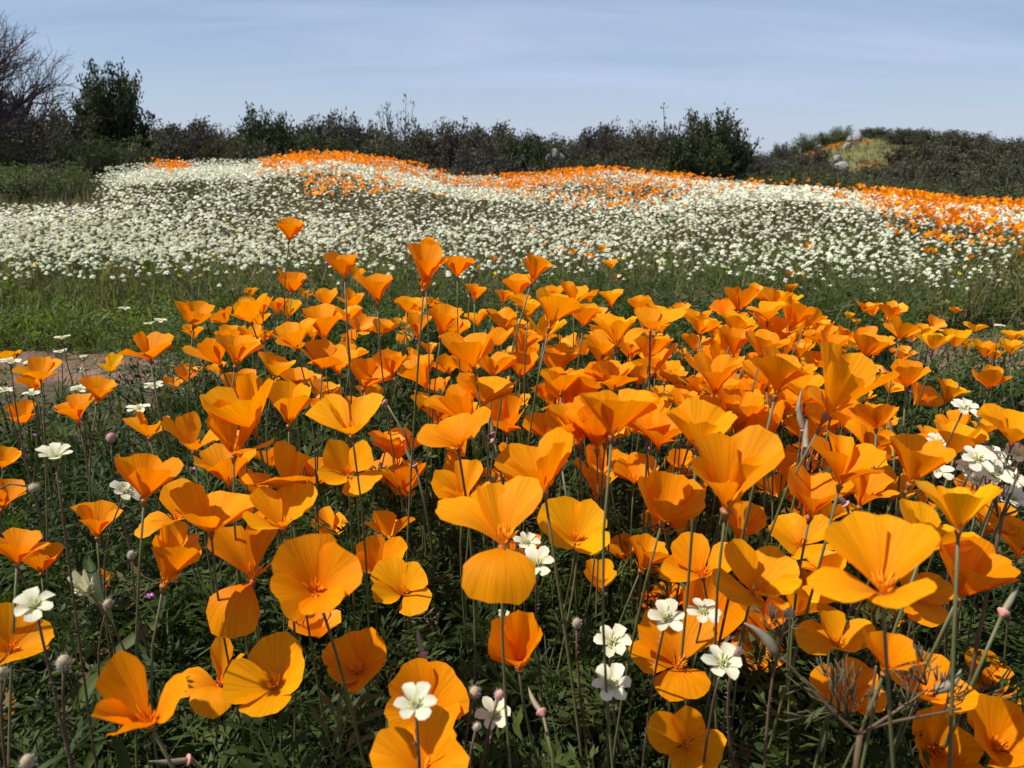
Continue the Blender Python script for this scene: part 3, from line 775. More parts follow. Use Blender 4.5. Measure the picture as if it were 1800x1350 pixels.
def crowd(n, seed, pick, wmul, zr, form):
    for k in range(n):
        rr = np.random.default_rng(seed+k)
        x, y = pick(rr)
        w = (30 + (y-490)*.19)*rr.uniform(.85, 1.15)*wmul
        f = str(rr.choice(form)); tx = rr.normal(0, 10); yl = float(np.clip(rr.normal(.12, .12), 0, .5))
        poppy(x, y, w, f, tx, rr.normal(0, 6), yl, *poppy_label(x, y, w, f, tx, yl), seed=seed+k, zr=zr)
def pick_a(r):
    while True:
        x, y = r.uniform(960, 1560), r.uniform(560, 770)
        if y > 560 + abs(x-1280)*.12: return x, y
crowd(34, 1200, pick_a, 1.25, (.26, .46), ['b', 'c', 'b', 'x'])
crowd(10, 1300, lambda r: (r.uniform(380, 960), r.uniform(520, 600)), 1.0, (.26, .46), ['b', 'c', 'c'])
crowd(7, 1400, lambda r: (r.uniform(400, 960), r.uniform(600, 730)), 1.2, (.24, .42), ['b', 'c', 'x'])

# ------------------------------------------------------------------ cream-white blossoms
def cream_petal(rr, nu=6, nv=4, a0=60, a1=85, wd=24):
    V, Fq, uv = petal_grid(1.0, D(a0), D(a1), D(wd), rr, nu, nv, .1, .25, .05, 0, .30, 3.2)
    return V, Fq, uv
def cream_parts(form, rr, res):
    P = []
    n = 6
    for k in range(n):
        if form == 'f': a0, a1 = rr.uniform(38, 52), rr.uniform(70, 90)
        elif form == 'u': a0, a1 = rr.uniform(20, 30), rr.uniform(-8, 14)
        else: a0, a1 = rr.uniform(36, 50), rr.uniform(80, 108)
        V, Fq, uv = petal_grid(rr.uniform(.92, 1.08), D(a0), D(a1), D(rr.uniform(30, 36)), rr, res, max(4, res-2), .1, rr.uniform(-.5, .1), .10, (k % 2)*.05, .36, 2.8)
        P.append((V@rotz(k*pi/3 + rr.normal(0, .08)).T, Fq, uv))
    return P
def cream_stamens(rr):
    parts = []
    for k in range(46):
        a = rr.uniform(0, 6.28); sp = rr.uniform(.05, .95); l_ = rr.uniform(.36, .56)
        d = np.array([cos(a)*sin(sp), sin(a)*sin(sp), cos(sp)])
        parts.append(tube([d*.03, d*l_*.6, d*l_*.8, d*l_], [.014, .020, .042, .018], 4, False))
    return join(parts)
CSTAM = []
for k in range(4):
    v, f = cream_stamens(np.random.default_rng(80+k)); CSTAM.append(mesh('stamens', v, f, M['cream_stamen']))
def hairs(pts, rr, n, ln):
    parts = []
    for k in range(n):
        i = rr.integers(1, len(pts)-1); p = pts[i] + (pts[min(i+1, len(pts)-1)]-pts[i])*rr.random()
        d = rr.normal(0, 1, 3); d[2] = abs(d[2])*.4; d /= np.linalg.norm(d); s = np.cross(d, rr.normal(0, 1, 3)); s /= np.linalg.norm(s)+1e-9
        parts.append((np.array([p-s*.00012, p+s*.00012, p+d*ln*rr.uniform(.5, 1.1)]), np.array([[0, 1, 2]])))
    return join(parts)
def cream(px, py, w, form, tx, ty, label, group, seed, real=.026, blush=0.0):
    rr = np.random.default_rng(3000+seed)
    P = cream_parts(form, rr, 7 if w > 40 else 5)
    R = tilt_mat(tx, ty); dep = place_depth(px, py, w, real*rr.uniform(.95, 1.1)*(0.75 if form == 'u' else 1), .20, .56)
    base, sc = fit(P, px, py, w, dep, R); axis = R@np.array([0, 0, 1.0])
    gx, gy = base[0]+rr.normal(0, .03)-axis[0]*.05, base[1]+rr.normal(0, .03)-axis[1]*.05
    gz = float(ground_z(gx, gy))-.004
    root = empty('cream_flower', (gx, gy, gz), label, 'wildflower', group); o = base-np.array([gx, gy, gz])
    for V, Fq, uv in P:
        p = obj('petal', mesh('petal', (V*sc)@R.T, Fq, M['cream'], uv=uv), root); p.location = o; p['tint'] = blush
    s_ = obj('stamens', CSTAM[seed % 4], root); s_.matrix_local = Matrix.Translation(o)@Matrix(R.tolist()).to_4x4()@Matrix.Diagonal((sc, sc, sc, 1))
    L = o[2]
    pts = bez((0, 0, 0), (0, 0, L*.35), o-axis*L*.33, o-axis*.0005, 12)
    v, f = tube(pts, np.linspace(.0010, .0008, 12), 6); st = obj('stem', mesh('stem', v, f, M['hairy_stem']), root)
    if w > 40:
        v, f = hairs(pts, rr, 90, .004); obj('hairs', mesh('hairs', v, f, M['hair']), st)['kind'] = 'stuff'
CREAM = """
95 793 68 f 6 6 | flat cream blossom alone over foliage beside a folded orange petal
220 862 56 d 34 10 | cream blossom hung sideways against an orange poppy
60 1062 76 d 8 14 | large cream blossom in front of a big orange poppy, on a reddish stem
138 1022 42 u -10 26 | curled-up cream blossom touching a small closed poppy
730 1232 78 f 0 20 | six-petalled cream blossom right in front of an open orange poppy
866 1253 64 f 0 24 | six-petalled cream blossom beside a pink hairy bud
942 986 66 f 0 26 | lower of two stacked cream blossoms beside a golden poppy
926 950 50 f 6 16 | upper of two stacked cream blossoms beside a golden poppy
1077 1126 68 f 0 26 | cream blossom with many rounded petals standing just above another
1075 1199 70 f 0 30 | flat star-like cream blossom on a straight reddish stem, lowest of its column
1171 1081 65 f 0 28 | cream blossom over a rolled orange lip, beside a cupped cream one
1238 1074 62 d 4 16 | cupped cream blossom in front of a deep orange poppy
1268 1162 74 f 0 22 | cream blossom partly covered by a pink hairy bud
243 718 44 d -4 4 | cream blossom with one long drooping petal above a flat-petalled poppy
270 676 36 d 8 4 |
140 682 36 d 4 6 |
55 689 34 d 0 4 |
8 686 38 d 0 6 |
18 634 42 d 6 0 |
56 635 32 d 0 4 |
72 646 22 d 0 0 |
109 593 30 f 0 0 | flat cream flower alone above the bare sandy path
106 617 26 f 0 0 | small cream flower just below another over bare sand
146 626 15 d 0 0 |
144 650 20 d 0 4 |
219 542 22 d 10 0 |
262 568 22 d -6 0 |
282 563 24 d 8 0 |
1697 716 46 d 6 4 | pink-tinged white blossom beneath a yellow-orange poppy cup
1650 776 42 d 0 4 |
1696 765 28 d 0 4 |
1650 826 50 d 0 4 |
1706 822 48 d -6 8 |
1722 806 56 d 0 10 |
1750 800 50 d 4 6 |
1752 828 52 f 0 16 |
1718 838 44 f -6 14 |
1782 838 46 d 6 8 |
1792 796 50 d 0 10 |
1785 872 50 d 0 10 |
1757 572 22 d 0 0 |
948 1344 46 f 0 20 | cream blossom low down at the foot of the dark foliage
884 1082 32 d 10 16 | small faded cream blossom half hidden behind an egg-shaped poppy
408 1135 2 d 0 0 |
"""
for k, r in enumerate(CREAM.strip().split('\n')):
    a, lab = r.split('|'); lab = lab.strip(); t = a.split(); x, y, w = map(float, t[:3])
    if w < 5: continue
    g = 'cream blossoms among the poppies'
    if not lab:
        if x > 1500: lab, g = 'white blossom in the tight cluster under golden poppies', 'white cluster under golden poppies'
        else: lab, g = 'small cream blossom at the edge of the sandy path among yellowish poppies', 'cream blossoms by the path'
        if x > 1500 and y < 600: lab = 'small white blossom at the thin edge of the patch before dry grass'
        if 200 < x < 300 and y < 600: lab, g = 'white flower leaning out from the green bank above the path', 'white flowers on the bank edge'
    if x > 1600 and y > 700: w *= 1.15; t[5] = float(t[5]) + 16
    cream(x, y, w, t[3], float(t[4]), float(t[5]), lab, g, k, real=.0215 if 'six-petalled cream blossom right' in lab else .026, blush=.5 if x > 1600 else 0.0)

# ------------------------------------------------------------------ seed pods, hairy buds, purple flowers
def at_z(px, py, z):
    r = ray(px, py); d = (z-CAMZ)/r[2] if r[2] < -1e-4 else 2.0
    return C0 + r*d
def at_depth(px, py, d): return C0 + ray(px, py)*d
def seed_pod(tx, ty, bx, by, dep, label, seed, bend=0.0):
    rr = np.random.default_rng(5000+seed)
    b = at_depth(bx, by, dep); t = at_depth(tx, ty, dep*(1+rr.normal(0, .02)))
    gx, gy = b[0]+rr.normal(0, .03), b[1]+rr.normal(0, .03); gz = float(ground_z(gx, gy))-.004
    root = empty('seed_pod', (gx, gy, gz), label, 'seed pod', 'slender poppy seed pods'); O = np.array([gx, gy, gz])
    L = np.linalg.norm(t-b); ax = (t-b)/L
    side = np.cross(ax, FW); side /= np.linalg.norm(side)
    s = np.linspace(0, 1, 12)
    pts = (b-O)[None] + ax[None]*(s*L)[:, None] + side[None]*(bend*L*np.sin(s*pi))[:, None]
    rad = np.interp(s, [0, .08, .3, .6, .9, 1], [.0022, .0027, .0030, .0024, .0010, .0003])*min(1.25, max(.8, L/.04))
    v, f = tube(pts, rad, 8); obj('pod', mesh('pod', v, f, M['pod']), root)
    th = np.linspace(0, 1, 5)
    v, f = tube((b-O)[None] + ax[None]*np.array([-.004, -.002, -.0006, .0006, .001])[:, None], [.0014, .0026, .0043, .0046, .0030], 10)
    obj('collar', mesh('collar', v, f, M['collar']), root)
    obj('stem', stem_mesh(b-O-ax*.003, (0, 0, 0), ax*.6+np.array([0, 0, .4]), .0013), root)
PODS = [(1410, 684, 1413, 757, .95, 'tall grey seed pod with a pink collar, beside two others amid poppies', .10),
 (1419, 738, 1417, 796, .85, 'straight pale seed pod with pink collar standing before a taller one', .02),
 (1403, 798, 1416, 838, .82, 'short seed pod with pink collar below two taller ones', .04),
 (1440, 824, 1486, 886, .76, 'slanting grey seed pod lying across an orange poppy', .05),
 (734, 1104, 744, 1150, .66, 'thin seed pod with bulging pink collar above the white-starred poppy', .05),
 (929, 1208, 952, 1252, .62, 'reddish seed pod with bright pink collar beside a cream blossom', .06),
 (1792, 1028, 1764, 1076, .58, 'tan seed pod with broad pink collar on a slanting stem', .0),
 (833, 738, 862, 776, .92, 'short dark seed pod leaning over, above an orange bowl', .05),
 (845, 705, 866, 762, .98, 'slim seed pod with pink collar in front of crowded blooms', -.05),
 (968, 766, 986, 818, .86, 'curved grey seed pod in front of a broad orange poppy', -.10),
 (712, 782, 729, 818, .90, 'seed pod with pink collar over the dark gap in the foliage', .05),
 (640, 690, 676, 708, .98, 'arched seed pod bending over an orange poppy', .28),
 (834, 482, 826, 520, 1.55, 'slim brown seed pod in front of a small tall cup', .04),
 (1341, 590, 1327, 642, 1.15, 'dark curved seed pod on a thin twiggy stalk amid the crowd', -.12),
 (1279, 622, 1292, 664, 1.10, 'grey-green seed pod beside a twiggy stalk in the crowd', -.08),
 (1307, 645, 1298, 684, 1.08, 'tan seed pod beside feathery grey leaves in the crowd', .05),
 (1564, 730, 1572, 772, .95, 'pale seed pod at the rim of the crowded blooms over green foliage', .05),
 (976, 604, 975, 636, 1.35, 'small tan seed pod standing between stems in open foliage', .03),
 (1292, 520, 1300, 520, 1.0, '', 0)]
for k, (a, b, c, d, dep, lab, bend) in enumerate(PODS):
    if lab: seed_pod(a, b, c, d, dep, lab, k, bend)
# a pod that has fallen over
seed_pod(262, 1338, 331, 1336, .60, 'seed pod with pink collar lying flat above the dark soil', 40, .04)
def hairy_bud(px, py, w, dep, label, seed, nod=0.0, pink=False):
    rr = np.random.default_rng(6000+seed); b = at_depth(px, py, dep); R_ = w*dep/F/2*.68
    gx, gy = b[0]+rr.normal(0.02, .03), b[1]+rr.normal(0, .03); gz = float(ground_z(gx, gy))-.004; O = np.array([gx, gy, gz]); o = b-O
    root = empty('hairy_bud', (gx, gy, gz), label, 'flower bud', 'nodding hairy buds')
    th = np.linspace(0, pi, 9); ax = np.array([sin(nod), 0, cos(nod)])
    pts = o[None] + ax[None]*(-np.cos(th)*R_*1.25)[:, None]
    v, f = tube(pts, np.maximum(np.sin(th)**.85*R_, R_*.03), 10); hd = obj('bud', mesh('bud', v, f, M['pink_bud'] if pink else M['bud']), root)
    parts = []
    for q in range(260):
        d = rr.normal(0, 1, 3); d /= np.linalg.norm(d); s = np.cross(d, rr.normal(0, 1, 3)); s /= np.linalg.norm(s)
        p = o + d*R_*.9; parts.append((np.array([p-s*.00010, p+s*.00010, p+(d+[0, 0, .4])*R_*rr.uniform(.25, .8)]), np.array([[0, 1, 2]])))
    v, f = join(parts); obj('hairs', mesh('hairs', v, f, M['hair']), hd)['kind'] = 'stuff'
    L = o[2]; p1 = o - ax*R_*1.1
    pts = bez((0, 0, 0), (0, 0, L*.5), p1-ax*L*.25, p1, 14); v, f = tube(pts, np.linspace(.0014, .0009, 14), 6); st = obj('stem', mesh('stem', v, f, M['hairy_stem']), root)
    v, f = hairs(pts, rr, 110, .004); obj('hairs', mesh('hairs', v, f, M['hair']), st)['kind'] = 'stuff'
BUDS = [(112, 1166, 36, .55, 'fluffy round bud on a hairy reddish stem above broad leaves', .2, 0), (190, 1062, 23, .68, 'small round green bud below a closed cream blossom', .4, 0),
 (231, 976, 20, .76, 'grey-green round bud on a fuzzy upright stalk', .1, 0), (1387, 1079, 26, .56, 'white-haired round bud before an orange poppy', .2, 0),
 (1291, 1146, 30, .52, 'pink hairy bud covering part of a cream blossom', .1, 1), (878, 1222, 24, .58, 'pink pointed hairy bud just above a cream blossom', .3, 1),
 (834, 1218, 28, .60, 'brown hairy bud beside an orange poppy with a white blossom', .2, 0), (1014, 1096, 22, .64, 'small tan hairy bud on a straight reddish stem in dark foliage', .0, 0),
 (60, 858, 22, .78, 'pale drooping bud on an arching hairy stalk', 1.9, 0), (195, 770, 22, .95, 'pinkish seed head with a pale crown over green foliage', .1, 1),
 (2, 1185, 30, .50, 'pale green bud above the broad leaves', .2, 0), (48, 1340, 34, .46, 'pale tipped bud low among broad leaves', .2, 0), (838, 1278, 18, .56, 'tiny green bud beneath a cream blossom', .3, 0)]
for k, (x, y, w, dep, lab, nod, pk) in enumerate(BUDS): hairy_bud(x, y, w, dep, lab, k, nod, bool(pk))
def purple(px, py, z, label, k):
    rr = np.random.default_rng(6500+k); b = at_z(px, py, z); gz = float(ground_z(b[0], b[1]))-.003
    root = empty('purple_flower', (b[0], b[1], gz), label, 'wildflower', 'tiny purple flowers in the foliage'); o = np.array([0, 0, b[2]-gz])
    for q in range(5):
        V, Fq, uv = petal_grid(.0055, D(40), D(70), D(30), rr, 3, 3); obj('petal', mesh('petal', V@rotz(q*2*pi/5).T + o, Fq, M['purple']), root)
    obj('stem', stem_mesh(o, (0, 0, 0), (0, 0, 1), .0007, 5, sides=4), root)
for k, (x, y) in enumerate([(63, 766), (205, 752), (338, 826), (1602, 690), (1655, 612), (263, 1050), (1140, 790)]):
    purple(x, y, .22, 'tiny purple flower tucked in the green foliage between poppies', k)

# ------------------------------------------------------------------ the branching seed stalk with feathery sprays
def spray(p, d, rr, ln, n=9):
    n = max(5, int(n*.7))
    """a tuft of thin forked leaf segments"""
    parts = []
    for q in range(n):
        dd = d + rr.normal(0, .42, 3); dd /= np.linalg.norm(dd)
        e = p + dd*ln*rr.uniform(.6, 1.1); mid = (p+e)/2 + rr.normal(0, .002, 3)
        parts.append(tube([p, mid, e], [.0004, .0004, .00025], 4))
        for h in range(2):
            d2 = dd + rr.normal(0, .45, 3); d2 /= np.linalg.norm(d2); s = p + (e-p)*rr.uniform(.45, .8)
            parts.append(tube([s, s+d2*ln*.22, s+d2*ln*.4], [.0003, .0006, .0003], 4))
    return join(parts)
rr = np.random.default_rng(77)
dS = .47
b0 = at_depth(1515, 1400, dS); g0 = np.array([b0[0], b0[1], float(ground_z(b0[0], b0[1]))-.004])
stalk = empty('seed_stalk', tuple(g0), 'branching brown poppy stalk with feathery sprays and two grey pods', 'seed stalk')
def S3(x, y, d=dS): return at_depth(x, y, d)-g0
node = S3(1512, 1290)
v, f = tube(bez((0, 0, 0), (0, 0, .08), node-[0, 0, .1], node, 10), np.linspace(.0020, .0017, 10), 8); obj('stem', mesh('stem', v, f, M['hairy_stem']), stalk)
for pts in ([node, S3(1475, 1270), S3(1420, 1200), S3(1368, 1150)], [node, S3(1525, 1255), S3(1535, 1215), S3(1540, 1170)], [node, S3(1560, 1262), S3(1600, 1232), S3(1630, 1212)], [node, S3(1550, 1266), S3(1620, 1262), S3(1690, 1245)]):
    v, f = tube(bez(*pts, 12), np.linspace(.0011, .0007, 12), 7); obj('branch', mesh('branch', v, f, M['hairy_stem']), stalk)
for (x, y, dx, dy, ln, n) in [(1370, 1120, -.1, 1, .022, 10), (1475, 1250, -.5, 1, .032, 12), (1490, 1262, .2, 1, .036, 10), (1628, 1205, -.3, 1, .026, 12), (1595, 1235, -.1, 1, .026, 9), (1640, 1225, 1, .6, .022, 8), (1660, 1250, .5, .8, .022, 7)]:
    d = RT*dx + UP*dy; d = d/np.linalg.norm(d); v, f = spray(S3(x, y), d, rr, ln, n); obj('spray', mesh('spray', v, f, M['spray']), stalk)
for (tx_, ty_, bx_, by_, bend) in [(1308, 1095, 1364, 1150, .10), (1690, 1176, 1644, 1213, .16)]:
    b = S3(bx_, by_); t = S3(tx_, ty_); s = np.linspace(0, 1, 12); side = np.cross(t-b, FW); pts = b + (t-b)*s[:, None] - side*(bend*np.sin(s*pi))[:, None]
    v, f = tube(pts, np.interp(s, [0, .1, .35, .7, 1], [.0016, .0028, .0032, .0018, .0003]), 9); obj('pod', mesh('pod', v, f, M['pod']), stalk)
# a second twiggy stalk by the white cluster
b0 = at_depth(1740, 1000, .62); g1 = np.array([b0[0], b0[1], float(ground_z(b0[0], b0[1]))-.004])
tw = empty('seed_stalk', tuple(g1), 'thin twiggy stalk rising beside the tight white cluster', 'seed stalk')
def S4(x, y, d=.62): return at_depth(x, y, d)-g1
nd = S4(1762, 905)
v, f = tube(bez((0, 0, 0), (0, 0, .1), nd-[0.0, 0, .08], nd, 10), np.linspace(.0019, .0015, 10), 7); obj('stem', mesh('stem', v, f, M['hairy_stem']), tw)
for pts in ([nd, S4(1775, 870), S4(1785, 850), S4(1794, 815)], [nd, S4(1775, 905), S4(1795, 895), S4(1812, 885)]):
    v, f = tube(bez(*pts, 9), np.linspace(.0013, .0008, 9), 6); obj('branch', mesh('branch', v, f, M['hairy_stem']), tw)
for (x, y, dx) in [(1765, 880, -.3), (1788, 842, -.3), (1755, 910, -.5)]:
    d = RT*dx+UP; v, f = spray(S4(x, y), d/np.linalg.norm(d), rr, .04, 8); obj('spray', mesh('spray', v, f, M['hairy_stem']), tw)

# ------------------------------------------------------------------ foliage of the patch
def ribbon(pts, wd):
    pts = np.asarray(pts, float); t = np.gradient(pts, axis=0); s = np.cross(t, [0, 0, 1.0]) + np.array([1e-6, 0, 0]); s /= np.linalg.norm(s, axis=1)[:, None]
    wd = np.asarray(wd)[:, None]; V = np.stack([pts-s*wd, pts+s*wd], 1).reshape(-1, 3); n = len(pts)
    i = np.arange(n-1)*2; return V, np.stack([i, i+1, i+3, i+2], -1)
def feather_leaf(rr, det=2):
    """finely cut poppy leaf, unit length, rising and arching along +X"""
    parts = []
    s = np.linspace(0, 1, 5); ax = np.stack([s*.8, 0*s, .75*s-.45*s**2], -1)
    parts.append(ribbon(ax, [.008]*4+[.003]))
    for p in np.linspace(.32, 1.0, 4 if det == 2 else 3):
        o = np.array([.8*p, 0, .75*p-.45*p*p])
        for sd in (-1, 1):
            d = np.array([.75, sd*rr.uniform(.5, .9), rr.uniform(.05, .45)]); d /= np.linalg.norm(d); l1 = .34*(1.2-p*.55)*rr.uniform(.8, 1.1)
            e = o+d*l1
            for q in range(3 if det == 2 else 2):
                d2 = d + np.array([0, (q-1)*.55*sd, 0]) + rr.normal(0, .15, 3); d2 /= np.linalg.norm(d2)
                b = o + d*l1*(.25+.22*q); ee = b + d2*l1*rr.uniform(.5, .8)
                sdv = np.cross(d2, rr.normal(0, .3, 3)+[0, 0, 1]); sdv /= np.linalg.norm(sdv); wv = .026 if det == 2 else .034
                parts.append((np.array([b, (b+ee)/2+sdv*wv, ee, (b+ee)/2-sdv*wv]), np.array([[0, 1, 2, 3]])))
            if det == 2: parts.append(ribbon(np.array([o, e]), [.006, .004]))
    return join(parts)
def blade(n=4, w=.03, arch=.5):
    s = np.linspace(0, 1, n+1); pts = np.stack([arch*s**2*.7, 0*s, s-.35*arch*s**2], -1)
    V, Fq = [], []
    wd = w*(1-s**2)+.002
    Vv = np.stack([pts-np.array([0, 1, 0])*wd[:, None], pts+np.array([0, 1, 0])*wd[:, None]], 1).reshape(-1, 3)
    i = np.arange(n)*2; return Vv, tri(np.stack([i, i+1, i+3, i+2], -1))
r0 = np.random.default_rng(21)
LEAF2 = [feather_leaf(r0, 2) for _ in range(5)]; LEAF1 = [feather_leaf(r0, 1) for _ in range(4)]
def in_patch(x, y):
    """planting of the poppy patch"""
    return (y > .16) & (y < np.interp(x/np.maximum(y, .3), [-.75, -.52, -.42, -.34, .44, .52, .75], [1.72, 1.75, 2.15, 2.9, 2.9, 2.25, 2.1])+.16*(vnoise(x*4, y*4, 6)-.5))
def scatter_xy(n, x0, x1, y0, y1, r): return r.uniform(x0, x1, n), r.uniform(y0, y1, n)
soup = Soup(); r1 = np.random.default_rng(31)
def leaves_into(soup, n, region, templates, zlo, zhi, slo, shi, r, pitch=(-.6, .5)):
    x, y = scatter_xy(n, *region, r)
    px, py, dz = project(np.stack([x, y, 0.15+0*x], -1))
    ok = in_patch(x, y) & (px > -250) & (px < 2050); x, y = x[ok], y[ok]; n = len(x)
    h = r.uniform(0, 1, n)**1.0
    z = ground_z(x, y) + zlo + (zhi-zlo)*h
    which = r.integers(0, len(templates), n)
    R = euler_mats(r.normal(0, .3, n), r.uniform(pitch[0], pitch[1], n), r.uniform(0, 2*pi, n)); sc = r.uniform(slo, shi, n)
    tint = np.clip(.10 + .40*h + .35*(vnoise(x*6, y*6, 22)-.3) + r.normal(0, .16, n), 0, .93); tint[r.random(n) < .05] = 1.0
    for k, (v, f) in enumerate(templates):
        m = which == k; soup.add(v, f, np.stack([x, y, z], -1)[m], R[m], sc[m], tint[m])
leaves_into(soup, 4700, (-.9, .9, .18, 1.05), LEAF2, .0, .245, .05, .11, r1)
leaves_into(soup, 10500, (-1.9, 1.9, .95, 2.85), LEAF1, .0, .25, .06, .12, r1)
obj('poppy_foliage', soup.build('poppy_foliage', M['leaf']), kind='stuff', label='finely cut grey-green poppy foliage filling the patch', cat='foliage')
soup = Soup(); r1 = np.random.default_rng(32)
for (n, reg, nseg, wl, hh) in [(7000, (-.95, .95, .18, 1.05), 4, .009, (.10, .32)), (13000, (-2.0, 2.0, .95, 2.85), 3, .014, (.08, .28))]:
    x, y = scatter_xy(n, *reg, r1); ok = in_patch(x, y); x, y = x[ok], y[ok]; n = len(x)
    for arch in (.25, .8):
        m = r1.random(n) < .5; v, f = blade(nseg, wl, arch); k = m.sum()
        P = np.stack([x, y, ground_z(x, y)], -1)[m]
        soup.add(v, f, P, euler_mats(r1.normal(0, .22, k), r1.normal(.05, .25, k), r1.uniform(0, 6.28, k)), r1.uniform(*hh, k), np.clip(r1.normal(.5, .22, k), 0, 1))
obj('grass', soup.build('grass', M['leaf']), kind='stuff', label='thin green grass blades and stalks between the poppies', cat='grass')
# broad leaves at the foot
soup = Soup(); r1 = np.random.default_rng(33)
s = np.linspace(0, 1, 7); pts = np.stack([.75*s, 0*s, .8*s-.5*s**2], -1); wd = .055*np.sin(np.clip(s*1.05, 0, 1)*pi)**.7+.004
Vc = np.stack([pts-np.array([0, 1, 0])*wd[:, None]+[0, 0, .02], pts-[0, 0, .012], pts+np.array([0, 1, 0])*wd[:, None]+[0, 0, .02]], 1).reshape(-1, 3)
i = np.arange(6)*3; Fb = tri(np.concatenate([np.stack([i, i+1, i+4, i+3], -1), np.stack([i+1, i+2, i+5, i+4], -1)]))
n = 190; x = np.concatenate([r1.uniform(-.62, -.26, 110), r1.uniform(-.5, .6, 80)]); y = np.concatenate([r1.uniform(.30, .72, 110), r1.uniform(.3, .6, 80)])
soup.add(Vc, Fb, np.stack([x, y, np.where(x < -.24, r1.uniform(.08, .27, n), r1.uniform(.04, .2, n))], -1), euler_mats(r1.normal(0, .3, n), r1.uniform(-.5, .5, n), r1.uniform(0, 6.28, n)), r1.uniform(.06, .12, n), np.clip(r1.normal(.55, .2, n), 0, .95))
obj('broad_leaves', soup.build('broad_leaves', M['leaf'], True), kind='stuff', label='broad hairy grey-green leaves low among the stems', cat='foliage')

# ------------------------------------------------------------------ green bank and flower field
def field_density(x, y, z):
    """how thickly white and orange blooms stand at a spot of the field"""
    px, py, _ = project(np.stack([x, y, z], -1))
    big = vnoise(x*.8+3, y*.5, 11); fine = vnoise(x*2.7, y*1.6, 12)
    edge = np.interp(px, [-200, 0, 230, 420, 700, 950, 1150, 1300, 1500, 1700, 1750, 2000], [470, 472, 478, 482, 470, 462, 462, 480, 512, 508, 455, 450])
    edge = edge + 46*(vnoise(x*1.1+5, y*.4, 27)-.5)
    white = np.clip((edge+34-py)/80, 0, 1)
    white *= np.interp(px, [-300, 0, 60, 110, 300, 1000, 1600, 2000], [.9, .9, .95, 1, 1, 1, .9, .8])
    white *= .42 + .75*sstep(.30, .64, big*.45+fine*.3+vnoise(x*6, y*3, 19)*.25)
    hole = sstep(235, 150, px)*sstep(372, 352, py)                       # green brush that comes forward
    white *= 1-hole
    # orange drifts
    crest = np.interp(px, [-300, 430, 470, 640, 720, 830, 870, 1000, 1200, 1330, 1560, 1800, 2000], [302, 302, 300, 283, 300, 328, 322, 314, 324, 336, 356, 362, 368])
    dep = np.interp(px, [430, 470, 560, 640, 720, 830, 900, 1050, 1200, 1330, 1480, 1560, 1640, 1800, 2000], [8, 18, 44, 58, 50, 20, 28, 46, 26, 22, 22, 40, 62, 62, 58])
    t = (py-crest)/np.maximum(dep, 1)
    orange = sstep(425, 520, px+40*(fine-.5))*np.where(crest > 10, sstep(1.7, .3, t+.9*(vnoise(x*1.7, y*1.2, 13)-.5)), 0)*(.12+1.0*sstep(.40, .68, vnoise(x*2.6, y*1.3, 17)*.65+big*.35))
    orange = np.maximum(orange, .6*np.exp(-((px-298)/26)**2 - ((py-298)/8)**2))
    orange *= np.interp(px, [0, 600, 800, 840, 900, 1080, 1190, 1260, 1360, 1500, 1580, 2000], [.70, .70, .55, .28, .48, .48, .24, .05, .05, .08, .55, .80])
    return np.clip(white, 0, 1), np.clip(orange, 0, 1), px, py, edge
r2 = np.random.default_rng(41)
def bloom_low(rr, n=6, cup=.35, lay=0):
    """small round bloom of n petals, unit width"""
    V = [[0, 0, 0]]; Fc = []
    for k in range(n):
        a = 2*pi*k/n + rr.normal(0, .1); w_ = pi/n*.92; z1 = cup*rr.uniform(.5, 1.2); z2 = cup*rr.uniform(.3, 1.1)
        V += [[.32*cos(a-w_), .32*sin(a-w_), z1*.6], [.5*cos(a), .5*sin(a), z2], [.32*cos(a+w_), .32*sin(a+w_), z1*.6]]
        b = 1+3*k; Fc += [[0, b, b+1], [0, b+1, b+2]]
    return np.array(V, float), np.array(Fc)
def dome_low(rr):
    v, f = bloom_low(rr, 6, -.22); v2, f2 = bloom_low(rr, 5, .25); v2 = v2*[.6, .6, .8]; v[:, 2] += .16; v2[:, 2] += .14
    return join([(v, f), (v2, f2)])
WB = [dome_low(r2) for _ in range(4)] ; WS = [bloom_low(r2, 5, -.18) for _ in range(3)]; OB = [bloom_low(r2, 4, .55) for _ in range(3)]
def cup_low(rr):
    V, Fc = [], []
    for k in range(4):
        v, f, _ = petal_grid(.62, D(36), D(rr.uniform(38, 56)), D(52), rr, 2, 2, .5)
        V.append((v@rotz(k*pi/2+rr.normal(0, .1)).T, f))
    return join(V)
OC = [cup_low(r2) for _ in range(4)]
# candidate spots, denser close by
def spots(n, r, y0=2.95, y1=11.2, pw=1.0):
    y = y0 + (y1-y0)*r.random(n)**pw; hx = y*.72+.3; x = r.uniform(-1, 1, n)*hx
    return x, y
x, y = spots(100000, r2, 3.0, 10.6, .85); h = .16 + .10*r2.random(len(x))*1.0 + .03*sstep(4, 8, y); g = ground_z(x, y)
wd_, od_, px, py, edge = field_density(x, y, g+h)
u = r2.random(len(x)); isO = u < od_*.46; isW = (~isO) & (r2.random(len(x)) < wd_*.92)
far_hidden = y > 10.3
isO &= ~far_hidden; isW &= ~far_hidden
P = np.stack([x, y, g+h], -1)
